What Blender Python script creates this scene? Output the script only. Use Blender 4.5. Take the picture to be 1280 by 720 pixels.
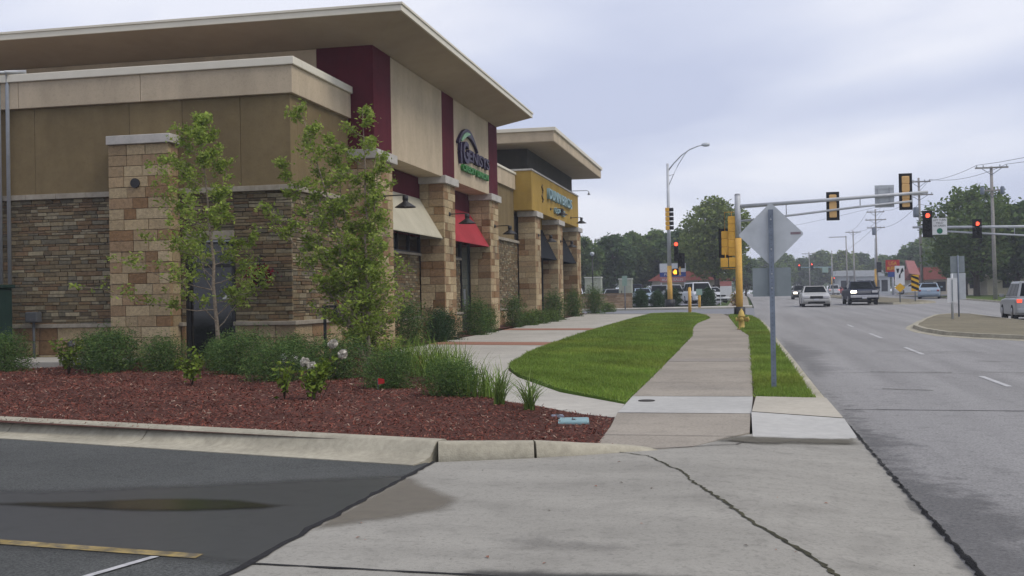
import bpy, bmesh, math, random
import numpy as np
from mathutils import Vector, Matrix, Euler
R = math.radians
for o in list(bpy.data.objects): bpy.data.objects.remove(o)
scene = bpy.context.scene
col = scene.collection
# ------------------------------------------------------------------ camera, sky, sun, exposure
cd = bpy.data.cameras.new('camera'); cam = bpy.data.objects.new('camera', cd); col.objects.link(cam)
cd.sensor_width = 36.0; cd.lens = 38.46; cd.clip_start = 0.1; cd.clip_end = 4000
YAW, PITCH, ROLL = 0.209443, 0.0078457, -0.017789
fw = Vector((-math.sin(YAW)*math.cos(PITCH), math.cos(YAW)*math.cos(PITCH), math.sin(PITCH)))
rt = Vector((math.cos(YAW), math.sin(YAW), 0)); up = rt.cross(fw)
r2 = rt*math.cos(ROLL)+up*math.sin(ROLL); u2 = up*math.cos(ROLL)-rt*math.sin(ROLL)
M = Matrix(((r2.x, u2.x, -fw.x, 0), (r2.y, u2.y, -fw.y, 0), (r2.z, u2.z, -fw.z, 1.4), (0, 0, 0, 1)))
cam.matrix_world = M
scene.camera = cam
scene.view_settings.view_transform = 'Standard'; scene.view_settings.look = 'None'
scene.view_settings.exposure = 0.22; scene.view_settings.gamma = 1.0
scene.view_settings.use_curve_mapping = False
scene.cycles.max_bounces = 6; scene.cycles.diffuse_bounces = 3; scene.cycles.glossy_bounces = 3
scene.cycles.transmission_bounces = 4; scene.cycles.transparent_max_bounces = 6
scene.cycles.use_denoising = True
SUN_EL, SUN_AZ = 52, 105            # azimuth measured clockwise from +Y (north) -> from the street side
world = bpy.data.worlds.new('World'); scene.world = world; world.use_nodes = True
nt = world.node_tree; nt.nodes.clear()
def N(t, k, **kw):
    n = t.nodes.new(k)
    for a, b in kw.items(): setattr(n, a, b)
    return n
out = N(nt, 'ShaderNodeOutputWorld'); bg = N(nt, 'ShaderNodeBackground'); bg.inputs[1].default_value = 0.1
sky = N(nt, 'ShaderNodeTexSky', sky_type='NISHITA', sun_disc=False)
sky.sun_elevation = R(SUN_EL); sky.sun_rotation = R(SUN_AZ)
tc = N(nt, 'ShaderNodeTexCoord'); sx = N(nt, 'ShaderNodeSeparateXYZ'); nt.links.new(tc.outputs['Generated'], sx.inputs[0])
ad = N(nt, 'ShaderNodeMath', operation='ADD'); ad.inputs[1].default_value = 0.4
mx_ = N(nt, 'ShaderNodeMath', operation='MAXIMUM'); mx_.inputs[1].default_value = 0.0
nt.links.new(sx.outputs[2], mx_.inputs[0]); nt.links.new(mx_.outputs[0], ad.inputs[0])
dv = []
for i in (0, 1):
    d = N(nt, 'ShaderNodeMath', operation='DIVIDE'); nt.links.new(sx.outputs[i], d.inputs[0]); nt.links.new(ad.outputs[0], d.inputs[1]); dv.append(d)
cx = N(nt, 'ShaderNodeCombineXYZ'); nt.links.new(dv[0].outputs[0], cx.inputs[0]); nt.links.new(dv[1].outputs[0], cx.inputs[1])
mp = N(nt, 'ShaderNodeMapping'); mp.inputs['Location'].default_value = (3.1, 1.7, 0); mp.inputs['Rotation'].default_value = (0, 0, R(35)); mp.inputs['Scale'].default_value = (0.75, 1.15, 1)
nt.links.new(cx.outputs[0], mp.inputs[0])
n1 = N(nt, 'ShaderNodeTexNoise'); n1.inputs['Scale'].default_value = 1.7; n1.inputs['Detail'].default_value = 5; n1.inputs['Roughness'].default_value = .45; n1.inputs['Distortion'].default_value = .3
nt.links.new(mp.outputs[0], n1.inputs['Vector'])
rp = N(nt, 'ShaderNodeValToRGB'); e = rp.color_ramp.elements
e[0].position = 0.40; e[0].color = (5.2, 5.6, 7.2, 1); e[1].position = 0.60; e[1].color = (7.9, 8.05, 8.9, 1)
m_ = rp.color_ramp.elements.new(0.5); m_.color = (6.3, 6.65, 8.0, 1)
nt.links.new(n1.outputs[0], rp.inputs[0])
mixs = N(nt, 'ShaderNodeMixRGB'); mixs.inputs[0].default_value = 0.9
nt.links.new(sky.outputs[0], mixs.inputs[1]); nt.links.new(rp.outputs[0], mixs.inputs[2])
nt.links.new(mixs.outputs[0], bg.inputs[0]); nt.links.new(bg.outputs[0], out.inputs[0])
sd = bpy.data.lights.new('sun', 'SUN'); sun = bpy.data.objects.new('sun', sd); col.objects.link(sun)
sd.energy = 1.65; sd.angle = R(28); sd.color = (1.0, .93, .82)
sv = Vector((math.sin(R(SUN_AZ))*math.cos(R(SUN_EL)), math.cos(R(SUN_AZ))*math.cos(R(SUN_EL)), math.sin(R(SUN_EL))))
sun.rotation_euler = sv.to_track_quat('Z', 'Y').to_euler(); sun.location = (30, -10, 40)

# ------------------------------------------------------------------ terrain height
def sm(t): t = max(0., min(1., t)); return t*t*(3-2*t)
def g(X, Y):
    if Y < 12: z = 0.
    elif Y < 20: z = .0075*(Y-12)**2/16
    elif Y < 90: z = .0075*(Y-16)
    else: z = .555+.225*(1-math.exp(-(Y-90)/30))
    if X > 1.3: z += -.02*min(X-1.3, 14)*sm((Y-8)/20)*sm((95-Y)/40)
    return z
# ------------------------------------------------------------------ materials
MATS = {}
def pmat(name, c1, c2=None, scale=6., rough=.8, bump=0., bscale=40., metal=0., attr=False, spec=.1, big=0., bigscale=.6, translucent=0., emit=None, coord='Object', detail=4., coat=0., stretch=None, speck=None):
    if name in MATS: return MATS[name]
    m = bpy.data.materials.new(name); m.use_nodes = True; t = m.node_tree; b = t.nodes['Principled BSDF']
    b.inputs['Roughness'].default_value = rough; b.inputs['Metallic'].default_value = metal
    b.inputs['Specular IOR Level'].default_value = spec
    if coat: b.inputs['Coat Weight'].default_value = coat; b.inputs['Coat Roughness'].default_value = .08
    tcn = N(t, 'ShaderNodeTexCoord'); co = tcn.outputs[coord]
    c2 = c2 or tuple(x*.85 for x in c1)
    nz = N(t, 'ShaderNodeTexNoise'); nz.inputs['Scale'].default_value = scale; nz.inputs['Detail'].default_value = detail; nz.inputs['Roughness'].default_value = .62
    t.links.new(co, nz.inputs['Vector'])
    rr = N(t, 'ShaderNodeValToRGB'); rr.color_ramp.elements[0].position = .33; rr.color_ramp.elements[1].position = .68
    rr.color_ramp.elements[0].color = (*c2, 1); rr.color_ramp.elements[1].color = (*c1, 1)
    t.links.new(nz.outputs[0], rr.inputs[0]); last = rr.outputs[0]
    if attr:
        an = N(t, 'ShaderNodeVertexColor', layer_name='Col'); mm = N(t, 'ShaderNodeMixRGB', blend_type='MULTIPLY'); mm.inputs[0].default_value = 1
        t.links.new(last, mm.inputs[1]); t.links.new(an.outputs[0], mm.inputs[2]); last = mm.outputs[0]
    if big:
        n2 = N(t, 'ShaderNodeTexNoise'); n2.inputs['Scale'].default_value = bigscale; n2.inputs['Detail'].default_value = 4
        if stretch:
            mpp = N(t, 'ShaderNodeMapping'); mpp.inputs['Scale'].default_value = stretch; t.links.new(co, mpp.inputs[0]); t.links.new(mpp.outputs[0], n2.inputs['Vector'])
        else: t.links.new(co, n2.inputs['Vector'])
        r3 = N(t, 'ShaderNodeValToRGB'); r3.color_ramp.elements[0].position = .35; r3.color_ramp.elements[1].position = .65
        r3.color_ramp.elements[0].color = (1-big,)*3+(1,); r3.color_ramp.elements[1].color = (1+big*.3,)*3+(1,)
        t.links.new(n2.outputs[0], r3.inputs[0]); mm = N(t, 'ShaderNodeMixRGB', blend_type='MULTIPLY'); mm.inputs[0].default_value = 1
        t.links.new(last, mm.inputs[1]); t.links.new(r3.outputs[0], mm.inputs[2]); last = mm.outputs[0]
    if speck:
        for k_, (ss_, am_) in enumerate(speck):
            n4 = N(t, 'ShaderNodeTexNoise'); n4.inputs['Scale'].default_value = ss_; n4.inputs['Detail'].default_value = 2; t.links.new(co, n4.inputs['Vector'])
            r4 = N(t, 'ShaderNodeValToRGB'); r4.color_ramp.elements[0].position = .28; r4.color_ramp.elements[1].position = .46; r4.color_ramp.elements[0].color = (1-am_,)*3+(1,); r4.color_ramp.elements[1].color = (1, 1, 1, 1)
            t.links.new(n4.outputs[0], r4.inputs[0]); mm = N(t, 'ShaderNodeMixRGB', blend_type='MULTIPLY'); mm.inputs[0].default_value = 1; t.links.new(last, mm.inputs[1]); t.links.new(r4.outputs[0], mm.inputs[2]); last = mm.outputs[0]
    t.links.new(last, b.inputs['Base Color'])
    if bump:
        n3 = N(t, 'ShaderNodeTexNoise'); n3.inputs['Scale'].default_value = bscale; n3.inputs['Detail'].default_value = 5; t.links.new(co, n3.inputs['Vector'])
        bp = N(t, 'ShaderNodeBump'); bp.inputs['Strength'].default_value = bump; bp.inputs['Distance'].default_value = .02
        t.links.new(n3.outputs[0], bp.inputs['Height']); t.links.new(bp.outputs[0], b.inputs['Normal'])
    if translucent:
        tr = N(t, 'ShaderNodeBsdfTranslucent'); t.links.new(last, tr.inputs[0]); ms = N(t, 'ShaderNodeMixShader'); ms.inputs[0].default_value = translucent
        om = t.nodes['Material Output']; t.links.new(b.outputs[0], ms.inputs[1]); t.links.new(tr.outputs[0], ms.inputs[2]); t.links.new(ms.outputs[0], om.inputs[0])
    if emit:
        b.inputs['Emission Color'].default_value = (*emit[0], 1); b.inputs['Emission Strength'].default_value = emit[1]
    MATS[name] = m; return m
conc = pmat('concrete', (.335, .322, .287), (.283, .272, .242), 70, .9, .35, 140, big=.12, bigscale=1.1, stretch=(.6, 2.0, 1), detail=7, speck=((32, .22), (9, .14), (2.3, .12)))
conc_road = pmat('road_concrete', (.36, .353, .345), (.205, .202, .20), 48, .9, .5, 120, big=.15, bigscale=.7, detail=7, stretch=(1.7, .10, 1), speck=((26, .25), (5, .12)))
conc_walk = pmat('walk_concrete', (.46, .44, .39), (.39, .37, .33), 5, .9, .2, 90, big=.12)
conc_tan = pmat('sidewalk_concrete', (.345, .31, .262), (.283, .254, .212), 30, .9, .25, 110, big=.15, speck=((30, .18), (4, .12)))
conc_white = pmat('new_concrete', (.46, .455, .43), (.40, .395, .375), 8, .9, .2, 90, big=.1)
kerbm = pmat('kerb_concrete', (.43, .40, .315), (.33, .305, .24), 14, .9, .3, 70, big=.2, bigscale=1.6)
asph = pmat('asphalt', (.150, .155, .150), (.058, .061, .059), 70, .85, .6, 200, big=.22, bigscale=.5, detail=8, speck=((38, .3), (7, .14)))
asph_wet = pmat('wet_asphalt', (.052, .056, .06), (.036, .039, .042), 110, .42, .35, 240, spec=.4, big=.2)
asph_street = pmat('street_asphalt', (.235, .24, .255), (.18, .185, .2), 20, .9, .2, 120, big=.12, bigscale=.2)
conc_wet = pmat('wet_concrete', (.205, .175, .135), (.15, .128, .1), 5, .65, .15, 90, big=.2, bigscale=1.3)
waterm = pmat('puddle_water', (.02, .021, .02), (.016, .017, .016), 2, .03, 0, spec=.5)
tar = pmat('tar_seam', (.035, .034, .036), (.02, .02, .02), 25, .85, .4, 80)
crackm = pmat('crack_fill', (.085, .08, .05), (.035, .035, .025), 14, .95, .6, 60)
joint = pmat('joint', (.15, .14, .125), (.10, .09, .085), 8, .95)
brickband = pmat('brick_band', (.35, .19, .135), (.27, .135, .095), 30, .9, .3, 60)
dirtm = pmat('dirt', (.12, .095, .07), (.075, .06, .045), 20, .95, .6, 50)
mulchm = pmat('mulch_bed_soil', (.13, .058, .044), (.065, .03, .024), 35, .95, 1., 60, big=.25)
chipm = pmat('mulch_chip', (1, 1, 1), (.8, .8, .8), 20, .9, attr=True)
grass_soil = pmat('turf_base', (.125, .205, .034), (.095, .16, .026), 14, .95, .4, 60, big=.25, bigscale=.5)
grassm = pmat('grass_blade', (1, 1, 1), (.85, .85, .8), 3, .7, attr=True, translucent=.25, big=.2, bigscale=.7)
far_grass = pmat('far_grass', (.075, .11, .03), (.05, .085, .02), .8, .95, big=.3, bigscale=.1)
drygrass = pmat('median_grass', (.225, .20, .145), (.165, .15, .105), 6, .95, .5, 50, big=.15, bigscale=.5)
yellowpaint = pmat('yellow_paint', (.38, .285, .11), (.12, .11, .09), 11, .9, .3, 150, big=.3, bigscale=4, detail=7)
whitepaint = pmat('white_paint', (.52, .52, .52), (.33, .33, .335), 14, .85)
stucco_tan = pmat('tan_stucco', (.205, .155, .082), (.178, .133, .07), 3, .92, .3, 160, big=.14, bigscale=1.3, stretch=(1.2, 1.2, .25), speck=((14, .09), (45, .12)))
stucco_cream = pmat('cream_stucco', (.52, .43, .31), (.48, .395, .285), 3, .92, .25, 160, big=.14, bigscale=1.3, stretch=(1.2, 1.2, .25), speck=((14, .09), (45, .12)))
stucco_red = pmat('maroon_stucco', (.105, .018, .028), (.09, .015, .024), 3, .85, .25, 160, big=.14, bigscale=1.3, stretch=(1.2, 1.2, .25), speck=((14, .09), (45, .12)))
stucco_yel = pmat('yellow_stucco', (.39, .26, .065), (.35, .228, .055), 3, .85, .25, 160, big=.14, bigscale=1.3, stretch=(1.2, 1.2, .25), speck=((14, .09), (45, .12)))
stucco_dark = pmat('dark_stucco', (.072, .068, .056), (.06, .056, .046), 3, .9, .25, 160, big=.14, bigscale=1.3, stretch=(1.2, 1.2, .25), speck=((14, .09), (45, .12)))
soffitm = pmat('soffit', (.40, .33, .25), (.37, .30, .228), 2, .9, .1, 120, big=.06)
trim_cream = pmat('cream_metal_trim', (.66, .62, .52), (.62, .58, .48), 2, .6, spec=.4)
capstone = pmat('cast_stone', (.50, .475, .44), (.42, .40, .37), 9, .9, .3, 100, big=.15, bigscale=2)
ledgestone = pmat('sill_stone', (.36, .32, .26), (.28, .25, .2), 9, .9, .3, 90, big=.2, bigscale=2)
mortar = pmat('mortar', (.085, .072, .058), (.06, .05, .042), 12, .95, .5, 60)
stonecol = pmat('split_stone', (1.05, 1.05, 1.05), (.68, .68, .68), 13, .9, .7, 45, attr=True, detail=6)
blockcol = pmat('block_stone', (1.08, 1.06, 1.04), (.72, .72, .72), 13, .92, .9, 30, attr=True, detail=8, speck=((40, .25),))
cream_awn = pmat('cream_canvas', (.47, .44, .345), (.42, .39, .30), 2, .9, .08, 200, big=.1)
red_awn = pmat('red_canvas', (.36, .045, .055), (.31, .037, .046), 2, .9, .08, 200, big=.08)
dark_awn = pmat('black_canvas', (.014, .016, .02), (.01, .012, .015), 2, .85, .08, 200)
blackmetal = pmat('black_metal', (.018, .018, .02), (.013, .013, .014), 8, .5, spec=.4)
glassdark = pmat('dark_glass', (.012, .014, .016), (.01, .011, .013), 2, .06, spec=.6)
glassgreen = pmat('green_glass', (.05, .07, .07), (.04, .055, .056), 2, .05, spec=.6)
alumin = pmat('brushed_aluminium', (.42, .44, .46), (.36, .38, .40), 8, .5, metal=.5)
galv = pmat('galvanised_steel', (.22, .255, .31), (.165, .195, .245), 14, .6, metal=.25, big=.2, bigscale=3)
signback = pmat('sign_back', (.52, .55, .575), (.47, .50, .525), 3, .6, metal=.2, big=.08, bigscale=3)
signback2 = pmat('dull_sign_back', (.265, .30, .315), (.24, .275, .29), 3, .65, metal=.2, big=.1, bigscale=3)
polegrey = pmat('pole_grey', (.50, .52, .55), (.44, .46, .49), 6, .6, metal=.25, big=.1, bigscale=2)
yel = pmat('signal_yellow', (.74, .42, .07), (.64, .35, .06), 5, .55, big=.12, bigscale=2)
yelpole = pmat('pole_yellow', (.74, .45, .12), (.66, .39, .10), 5, .6, big=.12, bigscale=2)
hydyel = pmat('hydrant_yellow', (.62, .46, .15), (.48, .34, .10), 9, .55, .15, 60, big=.2, bigscale=4)
rubber = pmat('rubber', (.015, .015, .016), (.011, .011, .011), 12, .8)
rimm = pmat('rim_metal', (.35, .35, .36), (.28, .28, .29), 8, .35, metal=.7)
wood_pole = pmat('weathered_wood', (.36, .345, .33), (.27, .255, .24), 12, .9, .3, 30, big=.2)
bark_pale = pmat('pale_bark', (.36, .30, .235), (.15, .115, .08), 22, .9, .4, 60)
bark = pmat('bark', (.105, .082, .062), (.06, .048, .036), 9, .95, .6, 30)
leaf_young = pmat('young_leaf', (1, 1, 1), (.85, .85, .85), 3, .6, attr=True, translucent=.4)
leafm = pmat('tree_leaf', (1, 1, 1), (.8, .8, .8), .9, .7, attr=True, translucent=.35)
shrubm = pmat('shrub_leaf', (1, 1, 1), (.75, .75, .75), 5, .7, attr=True, translucent=.2)
petalm = pmat('petal', (1, 1, 1), (.85, .85, .85), 20, .8, attr=True, translucent=.2)
lens_off = pmat('signal_lens_unlit', (.03, .03, .03), (.02, .02, .02), 5, .3)
red_lit = pmat('red_lamp', (.8, .05, .03), None, 5, .4, emit=((1, .10, .05), 2.0))
amber_lit = pmat('amber_hand_lamp', (.8, .3, .05), None, 5, .4, emit=((1, .30, .02), 4))
head_lit = pmat('headlight_on', (.9, .85, .8), None, 5, .2, emit=((1, .86, .68), 9))
head_off = pmat('headlight_off', (.6, .6, .6), (.45, .45, .47), 5, .15, spec=.6)
tail_lit = pmat('tail_lamp_on', (.6, .03, .02), None, 5, .25, emit=((1, .10, .05), 1.2))
tail_off = pmat('tail_lamp', (.28, .02, .02), None, 5, .2, spec=.5)
chrome = pmat('chrome', (.55, .55, .56), (.48, .48, .5), 6, .2, metal=.9)
plate = pmat('number_plate', (.55, .56, .6), (.45, .46, .5), 30, .5)
white_s = pmat('sign_white', (.68, .69, .70), (.62, .63, .64), 4, .6)
black_s = pmat('sign_black', (.02, .02, .022), None, 4, .6)
yel_s = pmat('sign_yellow', (.72, .42, .03), (.64, .37, .03), 4, .6)
green_s = pmat('sign_green', (.02, .16, .09), None, 4, .6)
red_s = pmat('sign_red', (.45, .03, .03), (.38, .025, .025), 4, .6)
blue_s = pmat('sign_blue', (.03, .07, .27), None, 4, .6)
pink_s = pmat('faded_red_sign', (.42, .19, .18), (.38, .16, .155), 4, .7)
beige_cab = pmat('cabinet_beige', (.40, .42, .36), (.36, .38, .32), 4, .6, big=.1, bigscale=2)
dkgreen = pmat('dark_green_metal', (.02, .04, .034), (.015, .032, .027), 4, .55)
brickwall_m = pmat('tan_block', (.28, .21, .15), (.20, .15, .105), 7, .9, .4, 30, attr=True)
roof_red = pmat('red_roof', (.17, .05, .04), (.13, .038, .03), 6, .85, big=.12)
wall_cream = pmat('far_cream_wall', (.46, .42, .34), (.42, .38, .3), 3, .9)
wall_white = pmat('far_white_wall', (.50, .52, .53), (.46, .48, .49), 3, .85)
purple = pmat('sign_purple', (.035, .022, .06), (.028, .018, .05), 5, .4)
signgreen = pmat('logo_green', (.05, .21, .055), (.04, .17, .04), 5, .45)
signmint = pmat('logo_mint', (.28, .5, .3), (.24, .45, .26), 5, .45)
paleblue = pmat('letter_pale_blue', (.26, .38, .42), (.22, .33, .37), 5, .45)
bluegreen_lid = pmat('valve_lid', (.25, .37, .39), (.2, .31, .33), 12, .7)
rockm = pmat('pale_rock', (.5, .49, .47), (.35, .34, .33), 6, .9, .6, 20)

# ------------------------------------------------------------------ mesh builder
def mesh_obj(name, me, mats, parent=None):
    o = bpy.data.objects.new(name, me); col.objects.link(o)
    for m in (mats if isinstance(mats, (list, tuple)) else [mats]): me.materials.append(m)
    if parent is not None: o.parent = parent
    return o
class MB:
    def __init__(s): s.v = []; s.f = []; s.c = []; s.mi = []; s.sf = []; s.cur = (1, 1, 1); s.m = 0; s.smooth = False
    def face(s, idx): s.f.append(tuple(idx)); s.c.append(s.cur); s.mi.append(s.m); s.sf.append(s.smooth)
    def box(s, x0, x1, y0, y1, z0, z1):
        b = len(s.v)
        s.v += [(x0, y0, z0), (x1, y0, z0), (x1, y1, z0), (x0, y1, z0), (x0, y0, z1), (x1, y0, z1), (x1, y1, z1), (x0, y1, z1)]
        for q in ((0, 3, 2, 1), (4, 5, 6, 7), (0, 1, 5, 4), (1, 2, 6, 5), (2, 3, 7, 6), (3, 0, 4, 7)): s.face([b+i for i in q])
        return s
    def hexa(s, p):                                   # 8 corners, bottom 4 ccw then top 4
        b = len(s.v); s.v += [tuple(q) for q in p]
        for q in ((0, 3, 2, 1), (4, 5, 6, 7), (0, 1, 5, 4), (1, 2, 6, 5), (2, 3, 7, 6), (3, 0, 4, 7)): s.face([b+i for i in q])
        return s
    def quad(s, *p): b = len(s.v); s.v += [tuple(q) for q in p]; s.face(range(b, b+len(p))); return s
    def tube(s, pts, rad, n=8, caps=True):
        pts = [Vector(p) for p in pts]
        if not hasattr(rad, '__len__'): rad = [rad]*len(pts)
        b0 = len(s.v); old = s.smooth; s.smooth = True
        for i, p in enumerate(pts):
            d = (pts[min(i+1, len(pts)-1)]-pts[max(i-1, 0)]).normalized()
            a = d.cross(Vector((0, 0, 1))) if abs(d.z) < .9 else d.cross(Vector((1, 0, 0)))
            a.normalize(); c = d.cross(a)
            for k in range(n):
                t = 2*math.pi*k/n; q = p+(a*math.cos(t)+c*math.sin(t))*rad[i]; s.v.append(tuple(q))
        for i in range(len(pts)-1):
            for k in range(n):
                s.face((b0+i*n+k, b0+i*n+(k+1) % n, b0+(i+1)*n+(k+1) % n, b0+(i+1)*n+k))
        s.smooth = old
        if caps:
            s.face([b0+k for k in range(n)][::-1]); s.face([b0+(len(pts)-1)*n+k for k in range(n)])
        return s
    def lathe(s, prof, c=(0, 0, 0), n=16, axis='z'):
        b0 = len(s.v); old = s.smooth; s.smooth = True
        for r, h in prof:
            for k in range(n):
                t = 2*math.pi*k/n; a, bb = r*math.cos(t), r*math.sin(t)
                p = {'z': (a, bb, h), 'y': (a, h, bb), 'x': (h, a, bb)}[axis]
                s.v.append((c[0]+p[0], c[1]+p[1], c[2]+p[2]))
        for i in range(len(prof)-1):
            for k in range(n): s.face((b0+i*n+k, b0+i*n+(k+1) % n, b0+(i+1)*n+(k+1) % n, b0+(i+1)*n+k))
        s.smooth = old
        s.face([b0+k for k in range(n)][::-1]); s.face([b0+(len(prof)-1)*n+k for k in range(n)]); return s
    def prism(s, poly, a0, a1, axis='y', scale=None):     # poly (u,w): axis y -> (x,z); axis x -> (y,z); axis z -> (x,y)
        P = {'y': lambda u, w, a: (u, a, w), 'x': lambda u, w, a: (a, u, w), 'z': lambda u, w, a: (u, w, a)}[axis]
        n = len(poly); b = len(s.v)
        s.v += [P(u, w, a0) for u, w in poly]+[P(u, w, a1) for u, w in poly]
        for i in range(n): s.face((b+i, b+(i+1) % n, b+n+(i+1) % n, b+n+i))
        s.face(list(range(b, b+n))[::-1]); s.face(range(b+n, b+2*n)); return s
    def build(s, name, mat, parent=None, bevel=0., fix=True):
        me = bpy.data.meshes.new(name); me.from_pydata(s.v, [], s.f)
        if any(c != (1, 1, 1) for c in s.c):
            ca = me.color_attributes.new('Col', 'FLOAT_COLOR', 'CORNER')
            cnt = [len(f) for f in s.f]; arr = np.repeat(np.array([(*c, 1.) for c in s.c]), cnt, axis=0).astype(np.float32)
            ca.data.foreach_set('color', arr.ravel())
        me.polygons.foreach_set('use_smooth', s.sf)
        o = mesh_obj(name, me, mat, parent)
        if isinstance(mat, (list, tuple)): me.polygons.foreach_set('material_index', s.mi)
        if fix and len(s.f) < 20000:
            bm = bmesh.new(); bm.from_mesh(me); bmesh.ops.recalc_face_normals(bm, faces=bm.faces); bm.to_mesh(me); bm.free()
        me.update()
        if bevel:
            md = o.modifiers.new('bevel', 'BEVEL'); md.width = bevel; md.segments = 2; md.limit_method = 'ANGLE'; md.angle_limit = R(40)
        return o
def tag(o, label=None, cat=None, group=None, kind=None):
    if label: o['label'] = label
    if cat: o['category'] = cat
    if group: o['group'] = group
    if kind: o['kind'] = kind
    return o
def thing(name, label, cat, loc=(0, 0, 0), rz=0, group=None):
    o = bpy.data.objects.new(name, None); col.objects.link(o); o.empty_display_size = .2
    o.location = loc; o.rotation_euler = (0, 0, rz); return tag(o, label, cat, group)
def copy_tree(o, parent=None):
    c = o.copy(); col.objects.link(c)
    if parent is not None: c.parent = parent
    for ch in list(o.children): copy_tree(ch, c)
    return c
def text_part(name, body, mat, parent, origin, width=None, height=.4, depth=.06, facing='+x', bold=0.):
    cu = bpy.data.curves.new(name, 'FONT'); cu.body = body; cu.size = 1.; cu.extrude = .5; cu.offset = bold; cu.resolution_u = 3
    tmp = bpy.data.objects.new('tmp', cu); col.objects.link(tmp); bpy.context.view_layer.update()
    me = bpy.data.meshes.new_from_object(tmp.evaluated_get(bpy.context.evaluated_depsgraph_get()))
    bpy.data.objects.remove(tmp)
    co = np.empty(len(me.vertices)*3); me.vertices.foreach_get('co', co); co = co.reshape(-1, 3)
    lo, hi = co.min(0), co.max(0); w = hi[0]-lo[0]; h = hi[1]-lo[1]
    u = (co[:, 0]-lo[0])/w*(width if width else w*height/h); v = (co[:, 1]-lo[1])/h*height; d = (co[:, 2]+.5)*depth
    if facing == '+x': P = np.stack([d, u, v], 1)
    else: P = np.stack([u, -d, v], 1)                   # -y
    P += np.array(origin); me.vertices.foreach_set('co', P.ravel()); me.materials.clear(); me.name = name; me.update()
    return mesh_obj(name, me, mat, parent)

# ------------------------------------------------------------------ ground sheets draped on the terrain
def sheet(name, poly, dz, mat, kind='structure', xs=(), ys=(), parent=None, thick=0.):
    f = dz if callable(dz) else (lambda X, Y: dz)
    from mathutils.geometry import tessellate_polygon
    bm = bmesh.new(); vs_ = [bm.verts.new((x, y, 0)) for x, y in poly]
    for tri in tessellate_polygon([[Vector((x, y, 0)) for x, y in poly]]):
        try: bm.faces.new([vs_[i] for i in tri])
        except ValueError: pass
    X0, X1 = min(p[0] for p in poly), max(p[0] for p in poly); Y0, Y1 = min(p[1] for p in poly), max(p[1] for p in poly)
    cy = [8+i for i in range(0, 22)]+[30+2.5*i for i in range(30)]+[105+10*i for i in range(12)]+[260, 320, 450]+list(ys)
    cxs = [1.3, 15.3, -1.6, -3.1, .4]+list(xs)
    for y in cy:
        if Y0 < y < Y1: bmesh.ops.bisect_plane(bm, geom=bm.verts[:]+bm.edges[:]+bm.faces[:], plane_co=(0, y, 0), plane_no=(0, 1, 0))
    for x in cxs:
        if X0 < x < X1: bmesh.ops.bisect_plane(bm, geom=bm.verts[:]+bm.edges[:]+bm.faces[:], plane_co=(x, 0, 0), plane_no=(1, 0, 0))
    bmesh.ops.remove_doubles(bm, verts=bm.verts, dist=1e-5)
    for v in bm.verts: v.co.z = g(v.co.x, v.co.y)+f(v.co.x, v.co.y)
    for fc in bm.faces:
        fc.normal_update()
        if fc.normal.z < 0: fc.normal_flip()
    me = bpy.data.meshes.new(name); bm.to_mesh(me); bm.free()
    o = mesh_obj(name, me, mat, parent); o['kind'] = kind
    if thick:
        md = o.modifiers.new('thickness', 'SOLIDIFY'); md.thickness = thick; md.offset = -1
    return o
def soft_patch(name, poly, dz, mat, width, rings=5, scale_rings=False):
    """a stain or film of water whose edge fades inwards over width: rings carry 0..1 in the colour attribute"""
    f = dz if callable(dz) else (lambda X, Y: dz)
    P = []
    for (a, b) in zip(poly, poly[1:]+poly[:1]):
        a, b = Vector((*a, 0)), Vector((*b, 0)); n = max(1, int((b-a).length/.35)); P += [a.lerp(b, i/n) for i in range(n)]
    area = sum(p.x*q.y-q.x*p.y for p, q in zip(P, P[1:]+P[:1])); sg = 1 if area > 0 else -1; n = len(P)
    cen = sum(P, Vector())/n; R_ = []
    for k in range(rings+1):
        u = k/rings
        if scale_rings: R_.append([p.lerp(cen, u*.9) for p in P])
        else: R_.append([p+Vector((-(P[(i+1) % n]-P[i-1]).normalized().y, (P[(i+1) % n]-P[i-1]).normalized().x, 0))*sg*width*u for i, p in enumerate(P)])
    bm = bmesh.new(); lay = bm.verts.layers.float_color.new('Col'); VR = []
    for k, ring in enumerate(R_):
        vs = [bm.verts.new(p) for p in ring]; c = (k/rings)
        for v in vs: v[lay] = (c, c, c, 1)
        VR.append(vs)
    for A1, B1 in zip(VR[:-1], VR[1:]):
        for i in range(n): bm.faces.new((A1[i], A1[(i+1) % n], B1[(i+1) % n], B1[i]))
    cf_ = bm.faces.new(VR[-1]); bmesh.ops.triangulate(bm, faces=[cf_])
    for v in bm.verts: v.co.z = g(v.co.x, v.co.y)+f(v.co.x, v.co.y)
    for fc in bm.faces:
        fc.normal_update()
        if fc.normal.z < 0: fc.normal_flip()
    me = bpy.data.meshes.new(name); bm.to_mesh(me); bm.free(); o = mesh_obj(name, me, mat); o['kind'] = 'structure'; return o
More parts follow.
